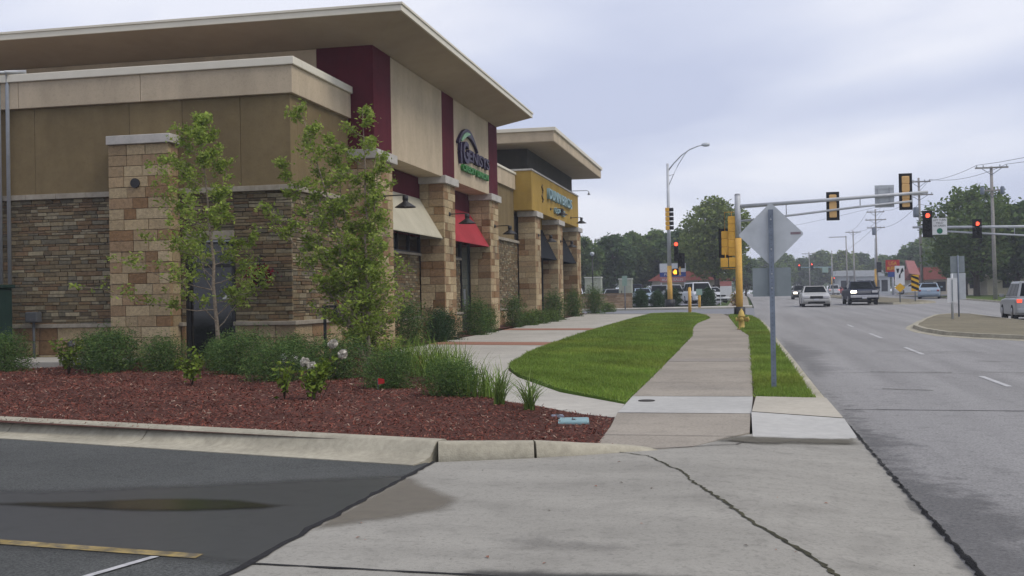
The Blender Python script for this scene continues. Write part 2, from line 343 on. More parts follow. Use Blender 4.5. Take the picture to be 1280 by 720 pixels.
def film(name, c, rough, spec, strength=1., nscale=6., namp=.5):
    if name in MATS: return MATS[name]
    m = pmat(name, c, tuple(v*.8 for v in c), 8, rough, spec=spec); t = m.node_tree; b = t.nodes['Principled BSDF']; om = t.nodes['Material Output']
    vc = N(t, 'ShaderNodeVertexColor', layer_name='Col'); nz = N(t, 'ShaderNodeTexNoise'); nz.inputs['Scale'].default_value = nscale; nz.inputs['Detail'].default_value = 6; tcn = N(t, 'ShaderNodeTexCoord'); t.links.new(tcn.outputs['Object'], nz.inputs['Vector'])
    s1_ = N(t, 'ShaderNodeMath', operation='MULTIPLY_ADD'); s1_.inputs[1].default_value = namp*2; s1_.inputs[2].default_value = -namp; t.links.new(nz.outputs[0], s1_.inputs[0])
    ad_ = N(t, 'ShaderNodeMath', operation='MULTIPLY_ADD'); ad_.inputs[1].default_value = 1.; t.links.new(vc.outputs[0], ad_.inputs[0]); t.links.new(s1_.outputs[0], ad_.inputs[2])
    mr = N(t, 'ShaderNodeMapRange', interpolation_type='SMOOTHSTEP'); mr.inputs[1].default_value = 0.0; mr.inputs[2].default_value = 1.; mr.inputs[4].default_value = strength; t.links.new(ad_.outputs[0], mr.inputs[0])
    mu = N(t, 'ShaderNodeMath', operation='MULTIPLY'); sq = N(t, 'ShaderNodeMath', operation='GREATER_THAN'); sq.inputs[1].default_value = .001; t.links.new(vc.outputs[0], sq.inputs[0]); t.links.new(mr.outputs[0], mu.inputs[0]); t.links.new(sq.outputs[0], mu.inputs[1])
    t.links.new(mu.outputs[0], b.inputs['Alpha']); return m
def ribbon(name, pts, w, dz, mat, jag=0., seed=0, step=.25):
    rnd = random.Random(seed); P = []
    for (a, b) in zip(pts[:-1], pts[1:]):
        a = Vector((*a, 0)); b = Vector((*b, 0)); n = max(1, int((b-a).length/step))
        P += [a.lerp(b, i/n) for i in range(n)]
    P.append(Vector((*pts[-1], 0))); mb = MB(); f = dz if callable(dz) else (lambda X, Y: dz)
    for i, p in enumerate(P):
        d = (P[min(i+1, len(P)-1)]-P[max(i-1, 0)]).normalized(); nrm = Vector((-d.y, d.x, 0))
        ww = w(i/(len(P)-1)) if callable(w) else w
        off = rnd.uniform(-jag, jag); wl = ww/2*(1+rnd.uniform(-.5, .6)*(jag > 0)); wr = ww/2*(1+rnd.uniform(-.5, .6)*(jag > 0))
        for q in (p+nrm*(off+wl), p+nrm*(off-wr)): mb.v.append((q.x, q.y, g(q.x, q.y)+f(q.x, q.y)))
    for i in range(len(P)-1): mb.face((2*i, 2*i+1, 2*i+3, 2*i+2))
    o = mb.build(name, mat, fix=False); o['kind'] = 'structure'; return o
def blob(cx, cy, rx, ry, rot, seed, n=40, jag=.12):
    rnd = random.Random(seed); ph = [rnd.uniform(0, 6.28) for _ in range(4)]; P = []
    for i in range(n):
        t = 2*math.pi*i/n; k = 1+jag*(math.sin(2*t+ph[0])+.7*math.sin(3*t+ph[1])+.5*math.sin(5*t+ph[2])+.25*math.sin(9*t+ph[3]))
        x, y = rx*k*math.cos(t), ry*k*math.sin(t); P.append((cx+x*math.cos(rot)-y*math.sin(rot), cy+x*math.sin(rot)+y*math.cos(rot)))
    return P
def inside(poly, x, y):
    c = False; j = len(poly)-1
    for i in range(len(poly)):
        xi, yi = poly[i]; xj, yj = poly[j]
        if (yi > y) != (yj > y) and x < (xj-xi)*(y-yi)/(yj-yi)+xi: c = not c
        j = i
    return c
def road_dz(X, Y): return -.10
def drive_dz(X, Y): return -.10*sm((X+.35)/1.5)
def grid_patch(name, poly, dz, mat, width, hard=lambda a, b: False, cell=.11):
    E_ = [(a, b) for a, b in zip(poly, poly[1:]+poly[:1]) if not hard(a, b)]
    def dist(x, y):
        best = 9.
        for (ax, ay), (bx, by) in E_:
            dx, dy = bx-ax, by-ay; t = max(0, min(1, ((x-ax)*dx+(y-ay)*dy)/(dx*dx+dy*dy))); best = min(best, math.hypot(x-ax-t*dx, y-ay-t*dy))
        return best
    X1 = max(p[0] for p in poly); X0 = min(p[0] for p in poly); Y0 = min(p[1] for p in poly); Y1 = max(p[1] for p in poly)
    nx, ny = int((X1-X0)/cell)+1, int((Y1-Y0)/cell)+1; idx = {}; V = []; A_l = []; F = []
    def vid(i, j):
        if (i, j) not in idx:
            x, y = X1-i*cell, Y0+j*cell; ins = inside(poly, min(x, X1-.001), y); idx[(i, j)] = len(V); V.append((x, y, g(x, y)+(drive_dz(x, y)+.014 if dz is None else dz))); A_l.append(min(1, dist(x, y)/width) if ins else 0.)
        return idx[(i, j)]
    for i in range(nx):
        for j in range(ny):
            q = (vid(i, j), vid(i, j+1), vid(i+1, j+1), vid(i+1, j))
            if max(A_l[k] for k in q) > 0: F.append(q)
    me = bpy.data.meshes.new(name); me.from_pydata(V, [], F); ca = me.color_attributes.new('Col', 'FLOAT_COLOR', 'POINT'); ca.data.foreach_set('color', np.repeat(np.array(A_l, np.float32), 4)); me.update()
    o = mesh_obj(name, me, mat); o['kind'] = 'structure'; return o
sheet('ground', [(-620, -60), (680, -60), (680, 760), (-620, 760)], -.22, far_grass, ys=(0, 600))
CURB = [(1.16, 11.4), (1.12, 12.6), (1.06, 14.5), (.96, 22), (.88, 29.2), (.84, 38.5), (.72, 46), (.45, 52), (-.4, 56), (-2.5, 58.6), (-6, 60.2), (-14, 61.2), (-60, 62)]
# street: main road, cross street, parking lot, driveway
sheet('road', [(1.14, -30), (17.6, -30), (17.6, 45), (18.2, 75), (17.6, 90), (17.6, 740), (.6, 740), (.6, 76), (.45, 52), (.84, 38.5), (.88, 29.2), (.96, 22), (1.06, 14.5), (1.14, 11.5)], road_dz, conc_road, xs=(4, 7, 10, 13))
sheet('cross_street', [(-60, 62.1), (-14, 61.2), (-6, 60.2), (-2.5, 58.6), (-.4, 56), (.45, 52.01), (.6, 76), (-1.5, 75.2), (-4, 74.2), (-60, 72.4)], -.104, asph_street)
sheet('parking_lot', [(-60, -30), (-2.62, -30), (-2.62, 8.96), (-2.66, 9.02), (-4.6, 9.5), (-7.86, 10.36), (-20, 13.56), (-60, 20)], -.012, asph)
sheet('driveway', [(-2.62, -30), (1.14, -30), (1.14, 11.5), (1.08, 12.4), (0.03, 11.2), (-.5, 10.1), (-1.14, 9.72), (-1.8, 9.3), (-2.62, 8.98)], drive_dz, conc, xs=(-.3, 0, .2, .6, .8, 1.0), ys=(0, 2, 4, 6, 9.3, 10, 11))
# kerb round the planting bed (profile swept along its path)
def sweep(name, path, prof, mat, dzf=lambda t: 1., flat=False):
    mb = MB(); n = len(prof); P = [Vector((*p, 0)) for p in path]
    for i, p in enumerate(P):
        d = (P[min(i+1, len(P)-1)]-P[max(i-1, 0)]).normalized(); nrm = Vector((d.y, -d.x, 0))
        k = dzf(i/(len(P)-1))
        for u, z in prof: q = p+nrm*u; mb.v.append((q.x, q.y, g(q.x, q.y)+(z*k if z > 0 else z)))
    for i in range(len(P)-1):
        for k in range(n-1): mb.face((i*n+k, i*n+k+1, (i+1)*n+k+1, (i+1)*n+k))
    mb.face(range(n)); mb.face([(len(P)-1)*n+k for k in range(n)][::-1])
    mb.sf = [not flat]*len(mb.f)
    o = mb.build(name, mat, fix=True); o['kind'] = 'structure'
    md = o.modifiers.new('e', 'EDGE_SPLIT'); md.split_angle = R(50); return o
def dens(path, n):
    P = [Vector((*p, 0)) for p in path]; outp = []
    for a, b in zip(P[:-1], P[1:]): outp += [tuple(a.lerp(b, i/n))[:2] for i in range(n)]
    return outp+[path[-1]]
kprof = [(-.2, -.1), (-.2, .135), (-.17, .15), (-.06, .15), (-.01, .135), (.05, .06), (.09, .025), (.2, .004), (.36, -.004), (.36, -.1)]
kpath = [(-40, 18.5), (-20, 13.28), (-7.9, 10.08), (-2.72, 8.72)]
def kerbpiece(a, b, prof=kprof, f=lambda t: 1.):
    return sweep('kerb', dens([a, b], 6), prof, kerbm, f)
A = Vector((-7.9, 10.64)); B = Vector((-2.66, 9.2)); dirv = (B-A).normalized()
cuts = [0, .9, 2.75, 5.36]
L_ = -22.
pts = [tuple(A+dirv*t) for t in (-32, -26, -20, -16.5, -13, -10, -7, -4, -1.95, .02, 2.02, (B-A).length)]
for a, b in zip(pts[:-1], pts[1:]):
    a2 = Vector(a)+dirv*.006; b2 = Vector(b)-dirv*.006; kerbpiece(tuple(a2), tuple(b2))
kp2 = [(-.14, -.1), (-.14, .13), (-.11, .15), (-.03, .15), (0, .13), (.03, 0), (.03, -.1)]
kerbpiece((-2.62, 9.14), (-1.82, 9.36), kp2, lambda t: 1-.12*t)
sweep('kerb', dens([(-1.8, 9.365), (-1.45, 9.52), (-1.1, 9.74), (-.8, 9.9)], 4), kp2, kerbm, lambda t: .88*(1-t)**.8+.02)
# sidewalk with joints, lighter slab, white flare, curb along the street
sheet('sidewalk', [(-1.1, 9.74), (-.5, 10.12), (0.02, 11.2), (.04, 12.93), (-1.5, 12.93), (-1.5, 13.9-.97), (-1.42, 11.6), (-1.38, 10.2)], .002, conc_tan, thick=.09)
sheet('sidewalk', [(-1.5, 12.94), (.05, 12.94), (.08, 15.0), (-1.53, 15.0)], .003, conc_white, thick=.09)
sheet('sidewalk', [(-1.53, 15.01), (.08, 15.01), (.11, 24), (.12, 32.7), (-.12, 36.4), (-.32, 40.3), (-.8, 53.6), (-1.2, 58), (-2.6, 58.8), (-1.9, 54), (-1.55, 50.5), (-1.85, 44), (-1.82, 39.2), (-1.55, 33), (-1.53, 24)], .002, conc_tan, thick=.09)
for y, w in ((10.9, .012), (12.935, .02), (15.005, .02), (17.2, .012), (19.6, .012), (22, .012), (24.4, .012), (26.8, .015), (29.6, .012), (32.6, .012), (36, .012)):
    ribbon('joint', [(-1.5, y), (.06, y-.05)], w, .007, joint, .003, int(y*10))
sheet('sidewalk', [(-1.53, 22.0), (.1, 22.0), (.11, 22.9), (-1.53, 22.9)], .006, pmat('grey_slab', (.285, .26, .23), (.24, .215, .19), 10, .9, .25, 100), thick=.09)
fl = MB(); z0 = g(.5, 13)
top = [(.05, 12.85), (1.03, 12.5), (1.0, 14.62), (.12, 14.8)]
def zz(x, y, d): return (x, y, g(x, y)+d)
fl.quad(zz(.05, 12.85, .03), zz(.05, 10.95, -.015), zz(1.1, 11.5, -.108), zz(1.04, 12.5, 0))
fl.quad(zz(.05, 12.85, .03), zz(.12, 14.8, .02), zz(.12, 14.8, -.2), zz(.05, 12.85, -.2)); fl.quad(zz(.05, 12.85, .03), zz(.05, 12.85, -.2), zz(.05, 10.95, -.2), zz(.05, 10.95, -.015))
fl.quad(zz(1.04, 12.5, 0), zz(1.1, 11.5, -.108), zz(1.12, 12.5, -.12), ); fl.quad(zz(1.04, 12.5, 0), zz(1.12, 12.5, -.12), zz(1.08, 14.62, -.12), zz(1.0, 14.62, .02))
o = fl.build('flared_kerb', conc_white); o['kind'] = 'structure'
pl_ = MB(); pl_.quad(zz(.055, 12.87, .034), zz(1.035, 12.53, .004), zz(.998, 14.62, .024), zz(.12, 14.8, .024)); o = pl_.build('kerb_plate', pmat('plate_concrete', (.45, .42, .355), (.39, .36, .30), 10, .9, .2, 90, big=.1)); o['kind'] = 'structure'
grid_patch('dirt_patch', [(-.35, 10.5), (.1, 10.35), (.55, 10.75), (1.08, 11.0), (1.12, 11.6), (.75, 11.4), (.4, 11.2), (.05, 11.0), (-.2, 10.9)], None, film('gutter_dirt_film', (.13, .12, .095), .95, .2, .85, 6, .6), .17, cell=.05)
cprof = [(-.17, -.1), (-.17, .012), (-.02, .012), (.0, 0), (.02, -.1), (.02, -.14)]
cp = [(1.0, 14.62), (.94, 22), (.86, 29.2), (.82, 38.5), (.70, 46), (.43, 52), (-.42, 56), (-2.5, 58.5), (-6, 60.1), (-14, 61.1), (-60, 61.9)]
sweep('kerb', dens(cp, 6), [(-u, z) for u, z in cprof][::-1] if False else cprof, kerbm)
sheet('soil', [(-1.5, 10.3), (0, 11.3), (.08, 13.0), (.5, 12.9), (.9, 14), (.9, 22), (.6, 45), (-.6, 57), (-4.5, 58.8), (-5.3, 42), (-5.2, 24), (-4.5, 18)], -.035, dirtm)
# walk, bands, lawn, strip, bed
WALK = [(-1.46, 12.5), (-3.0, 13.7), (-3.9, 15.6), (-5.0, 18), (-6.2, 21), (-7.2, 24), (-8.75, 26.2), (-8.75, 62), (-4.9, 59.2), (-5.1, 50), (-5.2, 41.75), (-5.25, 35), (-5.12, 29.2), (-5.0, 25), (-4.78, 23.2), (-4.68, 21.6), (-4.35, 20), (-3.84, 18.4), (-2.64, 15.65), (-1.53, 14.0), (-1.5, 12.9)]
sheet('walkway', WALK, -.004, conc_walk, xs=(-6, -7.5), thick=.09)
for y0 in (30.2, 40.0):
    sheet('paver_band', [(-8.75, y0-.7), (-5.19, y0-1.6), (-5.19, y0-.1), (-8.75, y0+.8)], .002, brickband)
for y in (20, 25, 35, 45, 50):
    ribbon('joint', [(-8.7, y+1.5), (-5.25, y+1.2)] if y > 25 else [(-6.0-.2*(y-20), y+.4), (-4.6, y)], .015, .001, joint, .002, y)
LAWN = [(-1.55, 14.1), (-1.55, 24), (-1.57, 33), (-1.84, 39.2), (-1.87, 44), (-1.57, 50.5), (-1.9, 54), (-2.6, 58.4), (-4.9, 59.1), (-5.1, 50), (-5.18, 41.75), (-5.2, 35), (-5.08, 29.2), (-4.96, 25), (-4.74, 23.2), (-4.64, 21.6), (-4.3, 20), (-3.8, 18.45), (-2.62, 15.7)]
lawn_dz = lambda X, Y: .015+.03*math.sin(max(0, min(1, (X+5.1)/3.6))*math.pi)
sheet('lawn', LAWN, lawn_dz, grass_soil, xs=(-2, -3.5, -4.3), thick=.09)
STRIP = [(.13, 14.82), (.84, 14.64), (.78, 22), (.70, 29.2), (.66, 38.5), (.54, 46), (.27, 51.5), (-.5, 55), (-.75, 53.6), (-.3, 40.3), (-.1, 36.4), (.14, 32.7), (.13, 24)]
sheet('grass_strip', STRIP, .012, grass_soil, xs=(.5,), thick=.09)
def bed_dz(X, Y):
    e_ = min(1., max(0., (-1.7-X)/1.6)); k = .13*sm(e_)
    front = Y-(9.3+(-2.6-X)*.262) if X < -2.6 else Y-9.3
    far = sm((front-.3)/7.)
    return -.004+k*(1-.75*far)+.028*math.sin(X*1.9+Y*.7)*math.sin(Y*1.3-X*.4)*sm(e_)*sm(front/.8)
BED = [(-1.15, 9.95), (-1.36, 10.3), (-1.43, 11.6), (-1.48, 12.45), (-3.0, 13.66), (-3.92, 15.55), (-5.02, 18), (-6.22, 21), (-7.22, 24), (-8.77, 26.2), (-8.77, 62), (-10, 62), (-10, 23.0), (-26, 23.0), (-26, 15.3), (-7.9, 10.52), (-2.7, 9.24), (-1.84, 9.47), (-1.47, 9.65)]
sheet('planting_bed', BED, bed_dz, mulchm, xs=[-2.0-.5*i for i in range(0, 40)], ys=[9.5+.5*i for i in range(30)])
sheet('cross_corner', [(-60, 72.5), (-4, 74.3), (-1.5, 75.3), (.5, 76.2), (.5, 80), (-1.5, 79), (-6, 77.6), (-60, 76.4)], .0, conc_walk, thick=.09)
sheet('corner_sidewalk', [(-1.2, 79.4), (.3, 80), (.3, 740), (-1.2, 740)], .0, conc_tan, thick=.09)
sheet('car_lot', [(-70, 90), (-2.2, 90), (-2.2, 140), (-70, 140)], -.1, asph_street)
sheet('lot', [(17.9, 138), (70, 138), (70, 300), (17.9, 300)], -.12, asph_street)
# road joints, seam, markings, medians
ribbon('seam', [(1.14, -4), (1.16, 4), (1.18, 6.4), (1.14, 8.5), (1.12, 11), (1.10, 12.6), (1.06, 14.6)], lambda t: .062-.034*t, -.094, tar, .009, 3, .06)
ribbon('seam', [(1.06, 14.6), (.98, 22), (.9, 29.2), (.87, 38)], .03, -.09, pmat('kerb_weeds', (.07, .09, .03), (.05, .05, .03), 9, .95), .012, 4, .2)
ribbon('crack', [(-1.12, 9.72), (-.84, 9.5), (-.62, 8.95), (-.5, 8.7), (-.42, 8.3), (-.3, 7.9), (-.18, 7.55), (0.0, 6.95), (.18, 6.5), (.3, 6.25), (.42, 5.85), (.55, 5.4), (.85, 4.8)], lambda t: .014+.02*t, lambda X, Y: drive_dz(X, Y)+.005, crackm, .011, 7, .035)
ribbon('seam', [(-2.62, 9.0), (-2.62, 7.6), (-2.63, 6.5), (-2.61, 5.4), (-2.62, 3)], .045, .006, tar, .01, 9, .1)
ribbon('joint', [(-2.6, 5.42), (-1.2, 5.34), (0.3, 5.3), (1.1, 5.25)], .022, lambda X, Y: drive_dz(X, Y)+.005, tar, .004, 11, .1)
ribbon('joint', [(1.2, 14.35), (6, 14.3), (14, 14.2)], .03, -.095, tar, .004, 12)
for y in (20.5, 26.5, 33): ribbon('joint', [(1.2, y), (6, y)], .018, -.095, joint, .004, int(y))
ribbon('joint', [(-1.05, 9.82), (-.55, 10.08), (-.1, 10.35), (.06, 10.9)], .02, lambda X, Y: drive_dz(X, Y)+.007, joint, .004, 13)
for y, l_ in ((17.9, 2.05), (26.1, 2.9), (33.8, 3.1), (42.5, 2.2)): sheet('lane_marking', [(3.87, y), (3.97, y), (3.97, y+l_), (3.87, y+l_)], -.095, whitepaint)
for y in (88, 100, 115): sheet('lane_marking', [(3.9, y), (4.0, y), (4.0, y+3), (3.9, y+3)], -.09, whitepaint)
sheet('yellow_line', [(-12, 6.66), (-2.98, 5.52), (-2.98, 5.62), (-12, 6.77)], -.005, yellowpaint)
sheet('white_line', [(-3.4, 5.0), (-3.35, 5.0), (-3.2, 5.53), (-3.25, 5.53)], -.004, whitepaint)
WET = [(-14, 9.15), (-10.5, 8.6), (-8, 7.95), (-6.4, 7.45), (-5.2, 7.5), (-4.2, 7.85), (-3.4, 8.2), (-2.645, 8.5), (-2.645, 5.3), (-3.6, 5.45), (-5, 5.6), (-7, 5.9), (-10, 6.25), (-14, 6.7)]
WETM = film('wet_asphalt_film', (.045, .047, .046), .36, .45, .84, 4, .3)
hardx = lambda a, b: a[0] > -2.7 and b[0] > -2.7
grid_patch('wet_asphalt', WET, -.008, WETM, .3, hardx)
grid_patch('puddle', [(-11, 7.75), (-9, 7.55), (-7.6, 7.32), (-6.6, 7.08), (-5.9, 6.96), (-5.3, 6.9), (-4.7, 7.02), (-4.2, 7.2), (-3.6, 7.24), (-3.0, 7.04), (-3.2, 6.86), (-3.7, 6.72), (-4.2, 6.68), (-4.7, 6.72), (-5.2, 6.76), (-5.8, 6.74), (-6.5, 6.76), (-7.4, 6.86), (-9, 7.05), (-11, 7.3)], -.004, film('puddle_film', (.02, .021, .017), .16, .3, .95, 2.2, .3), .13, cell=.05)
grid_patch('wet_patch', [(-2.6, 8.3), (-2.42, 8.1), (-2.3, 7.85), (-2.12, 7.66), (-1.95, 7.45), (-1.87, 7.2), (-1.92, 6.95), (-2.08, 6.72), (-2.3, 6.5), (-2.6, 6.2)], .005, film('wet_concrete_film', (.17, .145, .105), .5, .4, .62, 4, .45), .16, lambda a, b: a[0] < -2.55 and b[0] < -2.55, .05)
OIL = film('oil_film', (.10, .10, .102), .85, .2, .4, 5, 1.2)
grid_patch('stain', [(1.16, 4.6), (1.75, 4.8), (2.1, 5.8), (1.85, 6.8), (2.15, 7.5), (1.75, 8.6), (1.5, 9.8), (1.7, 11), (1.45, 13), (1.3, 16), (1.16, 18.5)], -.094, OIL, .55, lambda a, b: a[0] < 1.2 and b[0] < 1.2, .09)
grid_patch('stain', [(1.06, 19), (1.5, 19.4), (1.9, 21.5), (1.7, 24), (2.1, 26), (1.6, 30), (1.2, 34), (1.02, 36)], -.093, film('oil_film_pale', (.13, .13, .132), .85, .2, .26, 2.5, 1.1), .6, lambda a, b: a[0] < 1.1 and b[0] < 1.1, .15)
grid_patch('stain', [(-1.6, 6.2), (-1.2, 6.32), (-.75, 6.22), (-.5, 6.0), (-.75, 5.82), (-1.3, 5.85)], .006, film('grime_film', (.14, .135, .125), .9, .2, .28, 9, .8), .25, cell=.05)
grid_patch('stain', [(-1.4, 5.5), (-.3, 5.52), (.05, 5.4), (-.1, 5.2), (-.9, 5.16), (-1.5, 5.3)], .006, film('grime_dark', (.06, .058, .055), .8, .2, .75, 6, .5), .14, cell=.04)
for k_, P_ in enumerate(([(2.2, 20.7), (2.9, 20.65), (3.6, 20.75)], [(4.1, 20.9), (4.8, 20.85), (5.6, 20.95)], [(3.0, 27.2), (4.4, 27.1), (5.2, 27.3)], [(1.9, 31.0), (2.6, 31.1)], [(4.6, 24.0), (5.3, 23.9)], [(2.0, 17.3), (2.7, 17.1)])):
    ribbon('crack', P_, .035, -.092, crackm, .012, 60+k_, .1)
MED = [(6.25, 43.4), (5.85, 41), (5.75, 38.2), (6.0, 35.6), (6.7, 34.3), (7.8, 33.2), (9.2, 31.2), (10.0, 27), (10.2, 12), (10.9, 12), (11, 48.9), (10.95, 57.4), (10.2, 58.2), (8.9, 55.5), (7.4, 49), (6.6, 45)]
MEDK = [(x, y) for x, y in MED]
sheet('median', MED, .03, drygrass, xs=(7, 8.5), thick=.09)
sweep('median_kerb', dens(MED+[MED[0]], 8), [(.3, -.12), (.28, -.094), (.03, -.07), (0, .04), (-.14, .045), (-.16, -.1)], kerbm, flat=True)
M2 = [(13.6, 85.4), (12.2, 83.0), (10.4, 82.2), (9.6, 83.6), (9.6, 86), (10.5, 300), (12, 300), (13.3, 90)]
sheet('median', M2, .03, drygrass, thick=.09)
sweep('median_kerb', dens(M2+[M2[0]], 4), [(.2, -.1), (.02, -.06), (0, .04), (-.14, .045), (-.16, -.1)], kerbm, flat=True)
RK = [(17.5, -20), (17.5, 45), (18.1, 75), (17.5, 90), (17.5, 118)]
sweep('kerb', dens(RK, 6), [(.16, -.1), (.16, .02), (0, .02), (-.03, -.1)], kerbm)
sheet('verge', [(17.62, -20), (17.62, 45), (18.22, 75), (17.62, 90), (17.62, 118), (70, 118), (70, -20)], .0, pmat('verge_grass', (.085, .12, .025), (.06, .095, .018), 2, .95, .3, 30, big=.25, bigscale=.2), xs=(25, 40), thick=.09)

# ------------------------------------------------------------------ grass and mulch as stuff
def raw_mesh(name, V, F, C, mat, parent=None, smooth=False):   # V (n,3) F (m,k) C (m,3)
    me = bpy.data.meshes.new(name); V = np.asarray(V, np.float32); F = np.asarray(F, np.int32); m, k = F.shape
    me.vertices.add(len(V)); me.vertices.foreach_set('co', V.ravel()); me.loops.add(m*k); me.loops.foreach_set('vertex_index', F.ravel())
    me.polygons.add(m); me.polygons.foreach_set('loop_start', np.arange(0, m*k, k, dtype=np.int32))
    me.update(calc_edges=True)
    ca = me.color_attributes.new('Col', 'FLOAT_COLOR', 'CORNER'); C = np.asarray(C, np.float32)
    ca.data.foreach_set('color', np.repeat(np.concatenate([C, np.ones((m, 1), np.float32)], 1), k, axis=0).ravel())
    if smooth: me.polygons.foreach_set('use_smooth', [True]*m)
    return mesh_obj(name, me, mat, parent)
def grass(name, poly, dzf, dens_near, seed, hgt=.05):
    rnd = np.random.default_rng(seed); X0, X1 = min(p[0] for p in poly), max(p[0] for p in poly); Y0, Y1 = min(p[1] for p in poly), max(p[1] for p in poly)
    V = []; C = []; y = Y0
    while y < Y1:
        st = .5; n = int(dens_near*(15/max(15, y))**1.3*(X1-X0)*st)
        for x, yy in zip(rnd.uniform(X0, X1, n), rnd.uniform(y, y+st, n)):
            if not inside(poly, x, yy): continue
            x += rnd.normal(0, .022); yy += rnd.normal(0, .03)
            s = (max(15, yy)/15)**.55; h = hgt*rnd.uniform(.6, 1.3)*min(s, 1.5); w = .006*s*rnd.uniform(.8, 1.6); a = rnd.uniform(0, 6.28); lx, ly = rnd.normal(0, .5*h, 2)
            z = g(x, yy)+dzf(x, yy)-.004; ca, sa = math.cos(a)*w, math.sin(a)*w
            V += [(x-ca, yy-sa, z), (x+ca, yy+sa, z), (x+lx, yy+ly, z+h)]
            t = rnd.random(); k = rnd.uniform(.8, 1.15)
            k *= 1.14+.16*math.sin(x*2.1+yy*.9)*math.sin(yy*.63-x*1.3)+.1*math.sin(yy*3.1+x*4); tt = max(0, math.sin(x*.9-yy*.37+1)*math.sin(yy*.81)); C.append(((.155+.075*t+.03*tt)*k, (.262+.03*t)*k, (.042+.02*t)*k))
        y += st
    F = np.arange(len(V)).reshape(-1, 3); o = raw_mesh(name, V, F, C, grassm); o['kind'] = 'stuff'; return o
grass('lawn_grass', LAWN, lawn_dz, 2600, 1, .045)
grass('strip_grass', STRIP, lambda x, y: .012, 4200, 2, .06)
rnd = np.random.default_rng(5); V = []; F = []; C = []
pal = [(.185, .058, .04), (.14, .042, .03), (.225, .076, .052), (.095, .036, .029), (.26, .14, .10), (.40, .30, .23), (.165, .072, .058)]
pw = np.array([5, 4.5, 4, 3.5, 1.8, 1.0, 3.5]); pw = pw/pw.sum()
n_ = 0
while n_ < 84000:
    y = 9.3+14*rnd.random()**1.7; x = rnd.uniform(-19, -1.1)
    if not inside(BED, x, y) or not inside(BED, x, y-.09): continue
    s = 1+.045*(y-9); L1 = rnd.uniform(.006, .027)*s; W1 = rnd.uniform(.002, .0055)*s; a = rnd.uniform(0, 6.28); tl = rnd.normal(0, .32); z = g(x, y)+bed_dz(x, y)+rnd.uniform(.0, .014)
    d = np.array([math.cos(a)*math.cos(tl), math.sin(a)*math.cos(tl), math.sin(tl)])*L1; q = np.array([-math.sin(a), math.cos(a), rnd.normal(0, .4)])*W1
    c = np.array([x, y, z+abs(d[2])*.8]); b = len(V); V += [c-d-q, c+d-q*.6, c+d+q*.6, c-d+q]; F.append((b, b+1, b+2, b+3))
    C.append(np.array(pal[rnd.choice(7, p=pw)])*rnd.uniform(.7, 1.3)); n_ += 1
o = raw_mesh('mulch_chips', V, F, C, chipm); o['kind'] = 'stuff'
# ------------------------------------------------------------------ stone work
STONE = [(.225, .172, .10), (.19, .15, .092), (.265, .215, .13), (.155, .122, .078), (.215, .145, .085), (.31, .265, .175), (.175, .155, .11), (.19, .13, .076)]
BLOCK = [(.46, .365, .225), (.425, .33, .2), (.49, .395, .25), (.44, .345, .21), (.295, .19, .105), (.26, .16, .085), (.34, .235, .14), (.385, .285, .17)]
def wallmap(axis, plane, sgn):       # returns f(u0,u1,z0,z1,depth_in,depth_out) -> box bounds
    if axis == 'x': return lambda u0, u1, z0, z1, a, b: (u0, u1, min(plane-sgn*a, plane+sgn*b), max(plane-sgn*a, plane+sgn*b), z0, z1)
    return lambda u0, u1, z0, z1, a, b: (min(plane-sgn*a, plane+sgn*b), max(plane-sgn*a, plane+sgn*b), u0, u1, z0, z1)
def ledge_wall(mb, axis, plane, sgn, u0, u1, z0, z1, seed, holes=(), hs=(.05, .115), ls=(.14, .42), pal=STONE, gap=.012, out=(.012, .04)):
    rnd = random.Random(seed); f = wallmap(axis, plane, sgn); z = z0
    while z < z1-.03:
        h = min(rnd.uniform(*hs), z1-z)
        if z1-z-h < .04: h = z1-z
        spans = [(u0, u1)]
        for a, b, c, d in holes:
            if z+h > c+.01 and z < d-.01:
                ns = []
                for p, q in spans:
                    if b <= p or a >= q: ns.append((p, q)); continue
                    if a > p: ns.append((p, a))
                    if b < q: ns.append((b, q))
                spans = ns
        for p, q in spans:
            u = p+.0
            while u < q-.02:
                l = min(rnd.uniform(*ls), q-u)
                if q-u-l < .1: l = q-u
                c = rnd.choice(pal); k = rnd.uniform(.82, 1.14); mb.cur = (c[0]*k, c[1]*k, c[2]*k)
                o_ = rnd.uniform(*out); x0, x1, y0, y1, a0, a1 = f(u+gap/2, u+l-gap/2, z+gap/2, z+h-gap/2, .02, o_)
                mb.box(x0, x1, y0, y1, a0, a1); u += l
        z += h
    return mb
def quoins(mb, x0, x1, y0, y1, z0, z1, seed, course=.245):
    """courses of tan and brown blocks round the faces that look to -Y and +X, over a core"""
    rnd = random.Random(seed); n = max(1, round((z1-z0)/course)); h = (z1-z0)/n
    for i in range(n):
        z = z0+i*h
        def cr():
            c = rnd.choice(BLOCK); k = rnd.uniform(.85, 1.12); mb.cur = tuple(v*k for v in c)
        o1 = rnd.uniform(.002, .01)
        u = x0; first = True                                      # -Y face
        L = [] ; u = x0
        while u < x1-.05:
            l = rnd.choice([.3, .38, .46, .6]); l = min(l, x1-u)
            if x1-u-l < .2: l = x1-u
            L.append((u, l)); u += l
        for k_, (u, l) in enumerate(L):
            cr(); last = k_ == len(L)-1
            mb.box(u+.006, u+l-(0 if last else .006)+(rnd.uniform(.002, .01) if last else 0), y0-rnd.uniform(.004, .02), y0+.12, z+.006, z+h-.006)
        u = y0+.125
        while u < y1-.05:
            l = rnd.choice([.3, .42, .55]); l = min(l, y1-u)
            if y1-u-l < .2: l = y1-u
            cr(); mb.box(x1-.12, x1+rnd.uniform(.003, .012), u+.005, u+l-.005, z+.005, z+h-.005); u += l
    return mb
